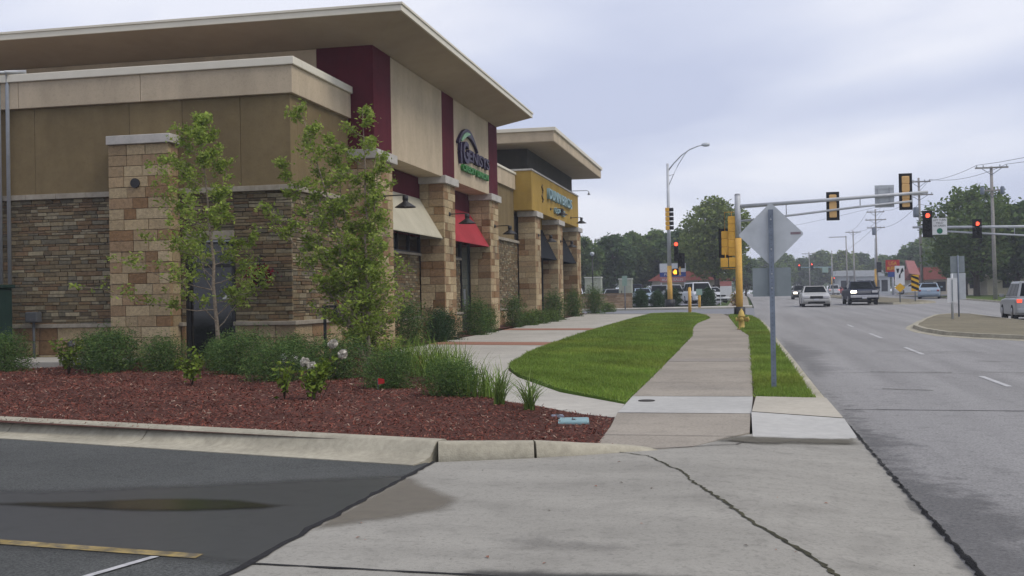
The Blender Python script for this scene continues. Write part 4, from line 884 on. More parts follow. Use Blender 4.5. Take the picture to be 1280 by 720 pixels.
GP = [(.14, .22, .05), (.18, .27, .065), (.11, .18, .04), (.23, .30, .09)]
gG = 'arching daylily clumps beside the walk'
blades('daylily', 1, 110, .62, .011, .75, GP, 'arching daylily clump by the walk, left one of the two', (-2.98, 13.15, bedz(-2.98, 13.15)), 'plant', gG, thingname='daylily')
blades('daylily', 2, 95, .62, .011, .95, GP, 'arching daylily clump nearest the teal valve lid', (-2.52, 12.75, bedz(-2.52, 12.75)), 'plant', gG, thingname='daylily')
gB = 'bright green grass mass behind the shrubs'
for i, (x, y, n, L, lab) in enumerate(((-6.05, 18.9, 220, .85, 'bright green grass clump right of the multi stemmed tree'), (-5.35, 18.2, 240, .85, 'bright green grass clump in the middle of the grass mass'), (-4.75, 17.2, 220, .8, 'bright green grass clump behind the rounded olive shrub'), (-4.2, 15.9, 180, .75, 'bright green grass clump at the walk edge'), (-3.5, 14.4, 130, .6, 'small bright grass clump right of the rounded olive shrub'))):
    blades('g', 10+i, n, L, .012, .6, [(.16, .25, .045), (.21, .30, .06), (.125, .2, .035)], lab, (x, y, bedz(x, y)), 'plant', gB, .32)
# small leafy plants with flower heads
def leafy(loc, label, seed, h, rx, n, flowers, pal=None):
    r = np.random.default_rng(seed); t = thing('flowering_plant', label, 'plant', loc, 0, 'bright green flowering plants in the mulch')
    pal = pal or [(.15, .22, .03), (.20, .27, .04), (.11, .17, .025)]; P = []; m = MB()
    for s_ in range(9):
        a = r.uniform(0, 6.28); tip = np.array([math.cos(a)*rx*r.uniform(.2, 1), math.sin(a)*rx*r.uniform(.2, 1), h*r.uniform(.6, 1)])
        m.tube([(0, 0, 0), tuple(tip*np.array([.4, .4, .55])), tuple(tip)], [.006, .005, .003], 5)
        for _ in range(n//9): u = r.uniform(.3, 1.02); P.append(tip*np.array([u, u, u])+r.normal(0, .04, 3)*np.array([1, 1, .8])+np.array([0, 0, .02]))
    m.build('stem', shrubm if False else bark, t); leaf_cloud('foliage', P, .04, pal, seed, shrubm, t, aspect=1.5)
    for (fx, fy, fz, c) in flowers:
        Q = []
        for _ in range(150): d = r.normal(size=3); d /= np.linalg.norm(d); Q.append(np.array([fx, fy, fz])+d*.062*r.uniform(.75, 1))
        leaf_cloud('flower_head', Q, .019, [c], seed+1, petalm, t, aspect=1.1)
        m = MB().tube([(fx*.3, fy*.3, .05), (fx*.8, fy*.8, fz*.7), (fx, fy, fz)], .004, 5); m.build('flower_stem', bark, t)
    return t
cf = (.6, .57, .5)
leafy((-13.0, 19.2, bedz(-13, 19.2)), 'bright green leafy plant in front of the left pillar shrubs', 1, .68, .34, 420, [(.12, -.1, .62, (.22, .22, .22))])
leafy((-8.85, 16.4, bedz(-8.85, 16.4)), 'bright green leafy plant alone in front of the slender tree', 2, .6, .3, 300, [])
leafy((-5.72, 13.9, bedz(-5.7, 13.9)), 'bright green leafy plant with round whitish flower heads', 3, .55, .3, 460, [(-.18, .15, .52, cf), (-.06, .1, .46, cf), (.17, .3, .76, cf), (.34, .22, .62, cf)])
leafy((-6.12, 13.85, bedz(-6.1, 13.85)), 'thin bright green sprout left of the white flower heads', 4, .5, .14, 120, [])
# hanging basket, post with basket, rock, flag, lids
hb = thing('hanging_basket', 'hanging basket of dark red flowers on the stone side wall', 'basket', (-10.45, YS-.3, 1.95))
r = np.random.default_rng(3); leaf_cloud('flowers', [np.array([0, 0, .02])+r.normal(0, 1, 3)*np.array([.15, .13, .11]) for _ in range(420)], .034, [(.16, .008, .025), (.22, .012, .035), (.1, .006, .02), (.03, .05, .02)], 4, petalm, hb, 1.2)
MB().lathe([(.06, -.22), (.16, -.08), (.17, -.06)], (0, 0, 0), 14).build('pot', blackmetal, hb); m = MB(); m.tube([(0, .3, .42), (0, .05, .47), (0, 0, .42), (0, 0, .1)], .012, 6); m.build('bracket', blackmetal, hb)
gp = thing('garden_post', 'black garden post with a lantern, in front of the stone base right of the basket', 'post', (-8.45, 21.2, g(-8.5, 21.2)))
MB().tube([(0, 0, 0), (0, 0, 1.22)], .035, 8).build('post', blackmetal, gp); MB().box(-.05, .35, -.03, .03, 1.2, 1.25).build('crossbar', blackmetal, gp)
ln = MB().lathe([(.03, 1.2), (.1, 1.12), (.1, .95), (.07, .92)], (.24, 0, 0), 8).build('lantern', blackmetal, gp)
leaf_cloud('flowers', [np.array([.3, 0, 1.34])+r.normal(0, .035, 3) for _ in range(40)], .03, [(.45, .09, .08)], 9, petalm, gp)
rk = thing('pale_rock', 'pale rock half hidden between the shrubs', 'rock', (-8.0, 18.3, bedz(-8, 18.3)))
bm = bmesh.new(); bmesh.ops.create_icosphere(bm, subdivisions=3, radius=.17)
for v in bm.verts: v.co *= 1+.18*math.sin(v.co.x*21+v.co.y*13)*math.cos(v.co.z*17); v.co.z = v.co.z*.75+.32; v.co.x *= 1.2
me = bpy.data.meshes.new('rock'); bm.to_mesh(me); bm.free(); mesh_obj('rock_body', me, rockm, rk)
MB().lathe([(.02, 0), (.02, .36)], (0, 0, -.02), 6).build('rock_base', rockm, rk)
fl_ = thing('marker_flag', 'tiny red utility marker flag stuck in the mulch', 'flag', (-5.15, 14.9, bedz(-5.15, 14.9))); MB().tube([(0, 0, 0), (0, 0, .22)], .003, 5).build('wire', galv, fl_)
MB().prism([(0, .13), (.1, .15), (.09, .21), (0, .22)], -.002, .002, 'y').build('pennant', red_s, fl_)
def lid(loc, rz, a, b, label, mt):
    t = thing('valve_lid', label, 'valve lid', loc, rz); MB().box(-a, a, -b, b, -.08, .006).build('rim', mt, t, bevel=.004); m = MB(); m.box(-a*.9, a*.9, -b*.9, b*.9, .007, .012); m.build('cover', mt, t, bevel=.006); m = MB(); m.box(-.02, .02, -.05, .05, .0125, .016); m.build('latch', blackmetal, t)
lid((-1.88, 12.0, bedz(-1.88, 12.0)+.035), .15, .17, .24, 'rectangular teal valve box lid at the corner of the mulch bed', bluegreen_lid)
lid((-2.12, 12.35, bedz(-2.12, 12.35)+.03), .3, .07, .06, 'small grey blue lid in the mulch behind the teal one', pmat('small_lid', (.25, .27, .33), None, 9, .7))
o = MB().lathe([(.11, 0), (.11, .006), (.1, .012)], (-1.28, 14.35, g(-1.3, 14.3)+.003), 18).build('manhole_cap', pmat('iron_cap', (.06, .055, .05), (.04, .037, .034), 30, .8)); tag(o, 'small dark iron cap set in the pale sidewalk slab', 'cap')
for i in range(26):                                    # dead leaves and crumbs on the driveway
    rr_ = random.Random(200+i); x, y = rr_.uniform(-2.4, 1.0), rr_.uniform(5.3, 9.2); z = g(x, y)+drive_dz(x, y)+.004; s = rr_.uniform(.006, .022); a = rr_.uniform(0, 6.28)
    m = MB(); c, sn = math.cos(a)*s, math.sin(a)*s; m.quad((x-c, y-sn, z), (x+sn*.5, y-c*.5, z+s*.4), (x+c, y+sn, z+.002), (x-sn*.5, y+c*.5, z+s*.25)); o = m.build('dead_leaf', dirtm if i % 2 else brickband, fix=False); tag(o, 'scrap of dead leaf lying on the concrete driveway', 'leaf', 'dead leaf scraps on the driveway')

# ------------------------------------------------------------------ street furniture
sp = thing('road_sign', 'back of a diamond road sign with a plate below it on a steel post', 'sign', (.38, 15.91, g(.38, 15.9)))
m = MB(); m.prism([(-.035, -.02), (.035, -.02), (.035, -.012), (.014, -.012), (.014, .03), (-.014, .03), (-.014, -.012), (-.035, -.012)], -.3, 2.56, 'z'); pst = m.build('post', galv, sp)
m = MB()
for i in range(44): m.lathe([(.0055, -.0005), (.0055, .0005)], (0, -.021, .1+i*.055), 6, 'y')
m.build('post_holes', blackmetal, pst)
hd = .455; m = MB(); cz = 2.21; c_ = .05
m.prism([(-hd+c_*.3, cz-c_*.3), (-c_*.3, cz-hd+c_*.3), (c_*.3, cz-hd+c_*.3), (hd-c_*.3, cz-c_*.3), (hd-c_*.3, cz+c_*.3), (c_*.3, cz+hd-c_*.3), (-c_*.3, cz+hd-c_*.3), (-hd+c_*.3, cz+c_*.3)], .032, .037, 'y'); dp = m.build('diamond_plate', signback, sp)
MB().box(-.265, .265, .032, .037, 1.33, 1.735).build('lower_plate', signback2, sp)
MB().box(.27, .41, .0295, .0317, 2.2, 2.235).build('sticker', pmat('sticker', (.2, .13, .15), (.25, .22, .24), 60, .6), dp)
m = MB()
for z in (2.0, 2.42, 1.45, 1.65): m.lathe([(.012, -.03), (.012, -.018)], (0, 0, z), 8, 'y')
m.build('bolt', alumin, sp)
hy = thing('fire_hydrant', 'yellow fire hydrant at the edge of the grass strip', 'fire hydrant', (-.12, 37.4, g(-.1, 37.4)))
b = MB().lathe([(.15, 0), (.15, .04), (.1, .05), (.1, .42), (.125, .43), (.125, .47), (.1, .5), (.085, .58), (.05, .64), (.03, .66), (.03, .7)], (0, 0, 0), 16).build('barrel', hydyel, hy)
MB().lathe([(.075, 0), (.075, .12), (.09, .12), (.09, .16), (.03, .16), (.03, .19)], (.08, 0, .34), 12, 'x').build('nozzle', hydyel, hy); MB().lathe([(.06, 0), (.06, -.06), (.075, -.06), (.075, -.1), (.02, -.1)], (0, -.08, .34), 12, 'y').build('nozzle', hydyel, hy); MB().lathe([(.055, 0), (.055, -.1), (.07, -.1), (.07, -.13)], (-.06, 0, .34), 12, 'x').build('nozzle', hydyel, hy)

def signal_head(par, x, y, z, n=3, facing=-1, lit=None, back=True, body=None, sz=.36, litmat=None):
    """housing with n sections; facing -1 looks to -Y, +1 looks to +Y; z is the top"""
    body = body or yel; h = sz*n; f = facing
    m = MB(); 
    for i in range(n): m.box(x-sz*.46, x+sz*.46, min(y, y+f*.2), max(y, y+f*.2), z-sz*(i+1)+.012, z-sz*i-.012)
    m.box(x-sz*.38, x+sz*.38, min(y+f*.02, y+f*.18), max(y+f*.02, y+f*.18), z-h, z)
    hd_ = m.build('signal_head', body, par, bevel=.02)
    if back: MB().box(x-sz*.46-.13, x+sz*.46+.13, y+f*.09-.004, y+f*.09+.004, z-h-.13, z+.13).build('backplate', black_s, hd_)
    for i in range(n):
        cz = z-sz*(i+.5); mt = (litmat or red_lit) if lit == i else lens_off
        MB().lathe([(sz*.4, 0), (sz*.36, f*.02), (.02, f*.035)], (x, y+f*.2, cz), 16, 'y').build('lens', mt, hd_)
    v = MB()
    for i in range(n):
        cz = z-sz*(i+.5); rr = sz*.42
        for k in range(12):
            t0, t1 = R(-30+20*k), R(-30+20*(k+1)); p = lambda t, yy: (x+rr*math.cos(t), yy, cz+rr*math.sin(t))
            v.quad(p(t0, y+f*.19), p(t1, y+f*.19), p(t1, y+f*(.19+.26)), p(t0, y+f*(.19+.26)-f*.04))
    v.build('visor', black_s if body is not yel else body, hd_, fix=False); return hd_
gT = 'traffic signals at the crossing'
ts = thing('traffic_signal', 'yellow based traffic signal pole beside the sidewalk, its mast arm reaching over the road', 'traffic signal', (-.25, 53.3, 0), 0, gT)
gz = g(-.25, 53.3)
def Tloc(t): return t
MB().tube([(0, 0, gz-.3), (0, 0, gz+3.72)], [.17, .155], 14).build('lower_pole', yelpole, ts); MB().tube([(0, 0, gz+3.722), (0, 0, 6.05)], [.15, .14], 14).build('pole', polegrey, ts)
MB().lathe([(.27, gz-.2), (.27, gz+.42), (.2, gz+.44)], (0, 0, 0), 14).build('base_cover', blackmetal, ts); MB().lathe([(.15, 6.05), (.1, 6.12), (.02, 6.14)], (0, 0, 0), 12).build('pole_cap', polegrey, ts)
m = MB(); m.tube([(0.1, 0, 5.5), (4.3, 0, 5.68), (8.6, 0, 5.88)], [.1, .085, .07], 12); m.tube([(0.1, 0, 4.8), (2.7, 0, 5.03), (5.5, 0, 5.3), (7.9, 0, 5.48)], .055, 10)
for x, a, b in ((2.25, 5.0, 5.6), (5.6, 5.3, 5.75), (7.9, 5.48, 5.85)): m.tube([(x, 0, a), (x, 0, b)], .025, 6)
m.build('mast_arm', polegrey, ts)
hb1 = pmat('faded_signal_body', (.72, .46, .2), (.64, .4, .17), 4, .6); signal_head(ts, 4.38, .02, 5.92, 3, 1, None, True, hb1); signal_head(ts, 7.64, .02, 6.66, 4, 1, None, True, hb1)
sg = MB().box(6.27, 7.13, .11, .125, 5.24, 6.28).build('sign', signback, ts); m = MB(); m.box(6.42, 6.47, .06, .11, 5.3, 6.2); m.box(6.93, 6.98, .06, .11, 5.3, 6.2); m.box(6.28, 7.12, .085, .11, 6.1, 6.15); m.box(6.28, 7.12, .085, .11, 5.35, 5.4); m.build('sign_brace', polegrey, sg)
signal_head(ts, -.30, -.06, 5.05, 5, 1, None, False, sz=.38); signal_head(ts, -.62, .0, 4.35, 3, 1, None, True, sz=.38)
m = MB(); m.box(-.85, -.5, -.1, .15, 2.62, 3.06); m.box(-.46, -.14, -.1, .15, 2.62, 3.08); pd = m.build('pedestrian_head', yel, ts, bevel=.02)
m = MB(); m.tube([(-.62, 0, 4.35), (-.62, 0, 5.25), (0, 0, 5.25)], .022, 6); m.tube([(-.3, 0, 5.0), (-.3, 0, 5.25)], .02, 6); m.tube([(-.8, 0, 2.55), (0, 0, 2.55)], .03, 6); m.tube([(-.62, 0, 3.0), (-.62, 0, 3.3)], .03, 6); m.build('bracket', yel, ts)
# far side arm on the right: pole beyond the frame, heads facing us
t2 = thing('traffic_signal', 'long grey mast arm with lit red signals coming in from the right', 'traffic signal', (0, 70, 0), 0, gT)
gz = g(20, 70); MB().tube([(21, 0, gz-.3), (21, 0, gz+3.6)], .17, 12).build('lower_pole', yelpole, t2); MB().tube([(21, 0, gz+3.6), (21, 0, 6)], .15, 12).build('pole', polegrey, t2)
m = MB(); m.tube([(21, 0, 4.97), (16, 0, 5.03), (10.05, 0, 5.17)], [.1, .085, .07], 10); m.tube([(21, 0, 4.1), (16.3, 0, 4.5), (11.8, 0, 4.88)], .055, 8)
for x, a in ((18, 4.4), (15.8, 4.55), (13.6, 4.74)): m.tube([(x, 0, a), (x, 0, 5.08)], .025, 6)
m.build('mast_arm', polegrey, t2)
signal_head(t2, 10.89, .02, 6.02, 4, -1, 0, True, black_s, .34); signal_head(t2, 13.70, .02, 5.42, 3, -1, 0, True, black_s, .30)
sg = MB().box(11.15, 12.0, -.125, -.11, 4.68, 5.68).build('sign', white_s, t2)
for i, s_ in enumerate(('LEFT TURN', 'YIELD', 'ON GREEN')): text_part('lettering', s_, black_s, sg, (11.22 if i != 1 else 11.36, -.128, 5.5-.17*i), .7 if i != 1 else .42, .11, .003, '-y')
MB().lathe([(.17, -.128), (.17, -.132)], (11.575, 0, 4.9), 20, 'y').build('green_disc', green_s, sg)
# combined street light and signal on the far corner
t3 = thing('street_light', 'tall street light with curved arm and a lit hand signal on its yellow base', 'street light', (-5.3, 80, 0)); gz = g(-5.3, 80)
MB().tube([(0, 0, gz-.3), (0, 0, gz+2.95)], [.19, .17], 14).build('lower_pole', yelpole, t3); MB().tube([(0, 0, gz+2.952), (0, 0, 10.85)], [.15, .085], 12).build('pole', polegrey, t3); MB().lathe([(.36, gz-.2), (.36, gz+.5), (.2, gz+.52)], (0, 0, 0), 12).build('base_cover', blackmetal, t3)
m = MB(); m.tube([(0, 0, 10.3), (.45, 0, 10.85), (1.0, 0, 11.4), (1.6, 0, 11.8), (2.2, 0, 12.02), (2.5, 0, 12.08)], [.055, .05, .048, .045, .04, .035], 8); m.tube([(.03, 0, 9.2), (.35, 0, 9.9), (.75, 0, 10.7), (1.2, 0, 11.4), (1.45, 0, 11.68)], .03, 8); m.tube([(0, 0, 9.95), (.42, 0, 10.05)], .025, 6); m.build('curved_arm', polegrey, t3)
MB().lathe([(.04, 0), (.12, .1), (.15, .3), (.13, .52), (.05, .6)], (2.45, 0, 12.1), 10, 'x').build('luminaire', signback, t3)
m = MB()
for i in range(5): m.box(-.22, .06, -.17, .17, 7.35-.33*i, 7.64-.33*i)
hs = m.build('signal_head', yel, t3, bevel=.02); m = MB()
for i in range(5): m.lathe([(.14, 0), (.14, .3)], (.06, 0, 7.5-.33*i), 10, 'x')
m.build('visor', black_s, hs)
signal_head(t3, .52, -.1, 5.15, 4, -1, 0, False, black_s, .35); signal_head(t3, .85, .1, 4.2, 3, -1, None, True, black_s, .28)
ph = MB().box(.2, .66, -.16, .1, 2.72, 3.22).build('pedestrian_head', black_s, t3, bevel=.02); m = MB(); m.box(.32, .52, -.175, -.165, 2.82, 3.0)
for k in range(4): m.box(.33+.05*k, .365+.05*k, -.175, -.165, 3.0, 3.1+.03*(k in (1, 2)))
m.box(.27, .315, -.175, -.165, 2.9, 3.0); m.build('lit_hand', amber_lit, ph); MB().box(.7, .8, -.05, .05, 2.75, 3.35).build('bracket', yel, t3)
# far intersection signals
def far_signal(label, x, y, armL, zarm, lit=True):
    t = thing('traffic_signal', label, 'traffic signal', (x, y, 0), 0, gT); gz = g(x, y)
    MB().tube([(0, 0, gz), (0, 0, gz+3.6)], .17, 10).build('lower_pole', yelpole, t); MB().tube([(0, 0, gz+3.6), (0, 0, 8.6)], [.14, .07], 10).build('pole', polegrey, t)
    if armL:
        MB().tube([(0, 0, zarm), (armL, 0, zarm+.1)], .11, 8).build('mast_arm', pmat('teal_arm', (.22, .34, .36), None, 5, .6), t)
        signal_head(t, armL*.98, -.1, zarm+.75, 3, -1, 0, True, black_s, .4); signal_head(t, armL*1.25 if armL > 0 else armL*.6, -.1, zarm+.9, 3, -1, 0, True, black_s, .4)
        MB().box(armL*.2-.6, armL*.2+.6, -.15, -.12, zarm-1.1, zarm+.1).build('sign', pmat('pale_green_plate', (.3, .42, .36), None, 4, .6), t)
    signal_head(t, .45, -.1, 4.3 if armL else 5.2, 3, -1, 0 if lit and armL else None, True, black_s, .4); return t
far_signal('distant yellow based signal pole with a teal mast arm over the road', 18.1, 240, -6.8, 6.4)
far_signal('distant yellow based signal pole beside the dark pickup', 17.95, 160, 0, 5.2, False)
# median signs
m1 = thing('sign_post', 'tall grey sign backs on a thin post on the near median', 'sign', (9.35, 52.0, g(9.35, 52)+.03)); MB().tube([(0, 0, 0), (0, 0, 2.75)], .035, 6).build('post', galv, m1); MB().box(-.31, .29, .05, .06, 1.98, 2.72).build('sign_plate', signback2, m1); MB().box(-.29, .32, .045, .055, .78, 1.96).build('lower_plate', signback, m1)
m2_ = thing('sign_post', 'narrow white sign plate on a pale post at the near median edge', 'sign', (8.45, 48.4, g(8.45, 48.4)+.03)); MB().tube([(0, 0, 0), (0, 0, 1.9)], .05, 8).build('post', signback, m2_); MB().box(-.2, .2, -.07, -.055, .7, 1.72).build('sign_plate', white_s, m2_); MB().box(-.02, .02, -.09, -.072, .75, 1.65).build('brace', signback2, m2_)
kr = thing('keep_right_sign', 'white keep right sign with black arrow over a small yellow plate', 'sign', (10.9, 82.6, g(10.9, 82.6)+.04)); MB().tube([(0, 0, 0), (0, 0, 2.6)], .04, 6).build('post', galv, kr)
kp = MB().box(-.33, .33, -.07, -.05, 1.25, 2.62).build('sign_plate', white_s, kr); m = MB()
m.tube([(.0, -.075, 1.75), (.0, -.075, 1.98), (.1, -.075, 2.12), (.17, -.075, 2.25)], .05, 6); m.prism([(.06, 2.2), (.28, 2.2), (.22, 2.46), (.14, 2.42)], -.082, -.072, 'y'); m.prism([(-.24, 2.42), (-.02, 2.42), (-.08, 2.14), (-.16, 2.1)], -.082, -.072, 'y'); m.build('arrow', black_s, kp)
MB().prism([(-.36, 1.05), (0, .72), (.36, 1.05), (0, 1.38)], -.11, -.09, 'y').build('yellow_plate', yel_s, kr)
om = thing('object_marker', 'black and yellow striped hazard marker on the far median', 'sign', (12.35, 85.5, g(12.35, 85.5)+.04)); MB().tube([(0, 0, 0), (0, 0, 1.6)], .04, 6).build('post', galv, om); op_ = MB().box(-.27, .27, -.07, -.05, .75, 1.95).build('marker_plate', yel_s, om); m = MB()
for k in range(3): z = .95+.4*k; m.prism([(-.265, z+.05), (.265, z-.2), (.265, z), (-.265, min(1.94, z+.25))], -.076, -.072, 'y')
m.build('stripes', black_s, op_)
# bollards, posts, cabinets, retaining wall
for x, y, h, lab in ((-2.95, 60.6, 1.35, 'yellow crossing post nearest the lawn'), (-3.0, 74.9, 1.25, 'yellow push button post on the far corner')):
    t = thing('push_button_post', lab, 'post', (x, y, g(x, y)), 0, 'yellow crossing posts'); MB().tube([(0, 0, -.1), (0, 0, h)], .09, 10).build('post', yelpole, t)
    MB().box(-.2, .2, -.13, -.1, h-.42, h).build('sign_plate', pmat('pale_green_plate', (.3, .42, .36)), t) if y > 70 else MB().lathe([(.09, h), (.05, h+.06)], (0, 0, 0), 10).build('post_cap', yelpole, t)
rw = thing('retaining_wall', 'low tan block retaining wall beyond the cross street', 'wall'); m = MB(); rr_ = random.Random(4)
a = Vector((-16.5, 74.9, 0)); b = Vector((-7.75, 76.9, 0)); d = (b-a).normalized(); nrm = Vector((d.y, -d.x, 0)); Lw = (b-a).length; zb = g(-10, 76)
for c in range(5):
    u = -(c % 2)*.22
    while u < Lw:
        l = .44; k = rr_.uniform(.75, 1.15); m.cur = (k, k*.98, k*.95); u0, u1 = max(0, u+.006), min(Lw, u+l-.006); p, q = a+d*u0, a+d*u1; z0, z1 = zb-.05+.2*c+.006, zb-.05+.2*c+.194; n_ = nrm*.2
        if u1 > u0: m.hexa([tuple(p+n_)[:2]+(z0,), tuple(q+n_)[:2]+(z0,), tuple(q-n_)[:2]+(z0,), tuple(p-n_)[:2]+(z0,), tuple(p+n_)[:2]+(z1,), tuple(q+n_)[:2]+(z1,), tuple(q-n_)[:2]+(z1,), tuple(p-n_)[:2]+(z1,)])
        u += l
m.build('blocks', brickwall_m, rw, fix=False); m = MB(); m.cur = (.7, .68, .66); p, q, n_ = a, b, nrm*.24; z0, z1 = zb+.95, zb+1.05
m.hexa([tuple(p+n_)[:2]+(z0,), tuple(q+n_)[:2]+(z0,), tuple(q-n_)[:2]+(z0,), tuple(p-n_)[:2]+(z0,), tuple(p+n_)[:2]+(z1,), tuple(q+n_)[:2]+(z1,), tuple(q-n_)[:2]+(z1,), tuple(p-n_)[:2]+(z1,)]); m.build('coping', brickwall_m, rw)
for x, y, w, h, lab in ((-11.0, 81, 1.22, 2.18, 'larger beige utility cabinet behind the retaining wall'), (-8.55, 80.5, .95, 2.02, 'smaller beige utility cabinet at the right end of the retaining wall')):
    t = thing('utility_cabinet', lab, 'cabinet', (x, y, g(x, y)), 0, 'beige utility cabinets'); MB().box(-w/2, w/2, -.4, .4, -.1, h).build('cabinet', beige_cab, t, bevel=.03); MB().box(-w/2-.04, w/2+.04, -.44, .44, h, h+.08).build('lid', pmat('lid_white', (.6, .61, .58)), t, bevel=.02); m = MB(); m.box(-.01, .01, -.405, -.4, .2, h-.1); m.box(-w*.3, -w*.25, -.43, -.4, h*.5, h*.6); m.build('door_seam', blackmetal, t)
ss = thing('street_sign_post', 'thin grey post with a small pale green sign before the retaining wall', 'sign', (-7.55, 70.5, g(-7.5, 70.5))); MB().tube([(0, 0, 0), (0, 0, 2.1)], .035, 6).build('post', galv, ss); MB().box(-.16, .16, -.05, -.035, 1.55, 2.2).build('sign_plate', pmat('pale_green_plate', (.3, .42, .36)), ss)
lp_ = thing('lamp_post', 'thin dark lamp post in front of the larger beige cabinet', 'lamp post', (-9.9, 72.5, g(-9.9, 72.5))); MB().tube([(0, 0, 0), (0, 0, 3.6)], [.05, .035], 8).build('pole', blackmetal, lp_); MB().lathe([(.04, 3.6), (.14, 3.66), (.14, 3.8), (.05, 3.86)], (0, 0, 0), 10).build('lamp_head', signback, lp_)
hp = shrub_proto('round_hedge', 80, .68, .62, 1.1, 4200, .065, SHD, .1); u0 = 0
for i, (x, y, s, lab) in enumerate(((-7.2, 77.6, 1.05, 'round clipped hedge next to the retaining wall'), (-6.15, 78.0, 1.0, 'round clipped hedge, second from the retaining wall'), (-5.15, 81.2, 1.15, 'round clipped hedge behind the yellow street light base'), (-2.55, 79.3, 1.1, 'round clipped hedge right of the push button post'))):
    place(hp, u0, (x, y, g(x, y)), i*2., (s, s, s*1.05), lab, 'hedge', 'round clipped hedges on the far corner'); u0 = 1
yf = shrub_proto('yellow_flowers', 85, .4, .4, .9, 900, .07, [(.45, .32, .04), (.06, .09, .02), (.25, .09, .05)]); place(yf, 0, (-.6, 79.0, g(0, 79)), 0, (1, 1, 1), 'yellow and red flower clump beside the far sidewalk', 'plant')
rs_ = thing('property_sign', 'small red and white sign board on two posts by the far sidewalk', 'sign', (-1.35, 82, g(-1, 82))); m = MB(); m.box(-.42, -.36, -.03, .03, 0, 1.75); m.box(.36, .42, -.03, .03, 0, 1.75); m.build('post', white_s, rs_); MB().box(-.42, .42, -.06, -.035, .75, 1.4).build('board', white_s, rs_); MB().box(-.42, .42, -.06, -.035, 1.402, 1.75).build('header', pink_s, rs_)
# utility poles and wires
def upole(label, x, y, top, arms, r0=.14, xf=0):
    t = thing('utility_pole', label, 'utility pole', (x, y, 0), 0, 'wooden utility poles along the right side'); gz = g(x, y)
    lean = .012*(top-gz); MB().tube([(0, 0, gz-.3), (-lean, 0, top)], [r0, r0*.65], 8).build('pole', wood_pole, t)
    for z, w in arms:
        lx = -.012*(z-gz); m = MB(); m.box(lx-w/2, lx+w/2, -.22, -.1, z-.06, z+.06); m.build('crossarm', wood_pole, t); m = MB()
        for k in (-.45, -.25, .25, .45): m.lathe([(.03, z+.06), (.05, z+.1), (.05, z+.2), (.02, z+.24)], (lx+k*w, -.16, 0), 6)
        m.build('insulator', signback, t); m = MB(); m.tube([(lx-w*.3, -.16, z-.05), (lx, -.1, z-.55)], .025, 5); m.tube([(lx+w*.3, -.16, z-.05), (lx, -.1, z-.55)], .025, 5); m.build('brace', galv, t)
    return t
up = upole('nearest tall utility pole with two crossarms in front of the right hand trees', 18.86, 90, 10.75, [(10.65, 2.4), (8.9, 1.6)], .165)
m = MB(); m.lathe([(.14, 8.6), (.16, 8.7), (.16, 9.1), (.1, 9.2)], (.62, -.16, 0), 8); m.lathe([(.14, 8.6), (.16, 8.7), (.16, 9.1), (.1, 9.2)], (-.82, -.16, 0), 8); m.build('switch', galv, up)
u2 = upole('utility pole with two crossarms and a transformer behind the far signal heads', 17.3, 115, 12.5, [(12.1, 2.2), (10.8, 2.6)], .155); MB().lathe([(.25, 8.6), (.28, 8.7), (.28, 9.5), (.2, 9.6)], (-.45, 0, 0), 10).build('transformer', galv, u2)
u3 = upole('utility pole with transformers, second back along the right side', 18.2, 160, 12.7, [(12.3, 2.4), (11.2, 2.8), (10.1, 2.4)]); MB().lathe([(.25, 9.1), (.28, 9.2), (.28, 10.1), (.2, 10.2)], (-.35, 0, 0), 10).build('transformer', galv, u3)
upole('thin distant utility pole left of the transformer pole', 18.9, 200, 11.9, [(11.6, 2.6)], .15); u5 = upole('distant utility pole with a single side arm', 19.9, 225, 12.2, [], .15); MB().box(-3.4, 0, -.1, 0, 11.95, 12.1).build('side_arm', wood_pole, u5)
upole('farthest utility pole, just right of the diamond sign', 15.0, 265, 10.6, [(10.2, 3.2), (9.4, 2.2)], .16); upole('distant bare pole behind the silver sedan', 15.6, 205, 8.7, [], .1)
upole('distant utility pole seen past the end of the shop building', -22.4, 180, 11.2, [(10.6, 3.2), (9.7, 2.)], .16)
def wire(label, P, r=.016):
    m = MB(); 
    for a, b in zip(P[:-1], P[1:]):
        a, b = Vector(a), Vector(b); L_ = (b-a).length; m.tube([a.lerp(b, i/12)-Vector((0, 0, 4*.02*L_*(i/12)*(1-i/12))) for i in range(13)], r, 5, caps=False)
    o = m.build('overhead_wire', black_s, fix=False); tag(o, label, 'wire', 'overhead wires')
for k, lab in ((-.45, 'overhead wire on the left tip of the pole crossarms'), (.45, 'overhead wire on the right tip of the pole crossarms')):
    wire(lab, [(22+k*2, 20, 10.4), (18.75+k*2.4, 89.85, 10.88), (17.2+k*2.2, 114.85, 12.3), (18.1+k*2.4, 159.85, 12.5), (18.8+k*2.4, 199.85, 11.8)])
wire('overhead wire slung from the nearest utility pole across the road', [(18.3, 89.85, 8.6), (17.1, 114.9, 9.9), (18.0, 159.9, 10.3), (14.9, 264.8, 9.6)]); wire('long thin overhead wire over the road towards the treeline', [(17.2, 114.85, 10.7), (-22, 180, 9.9)], .012)

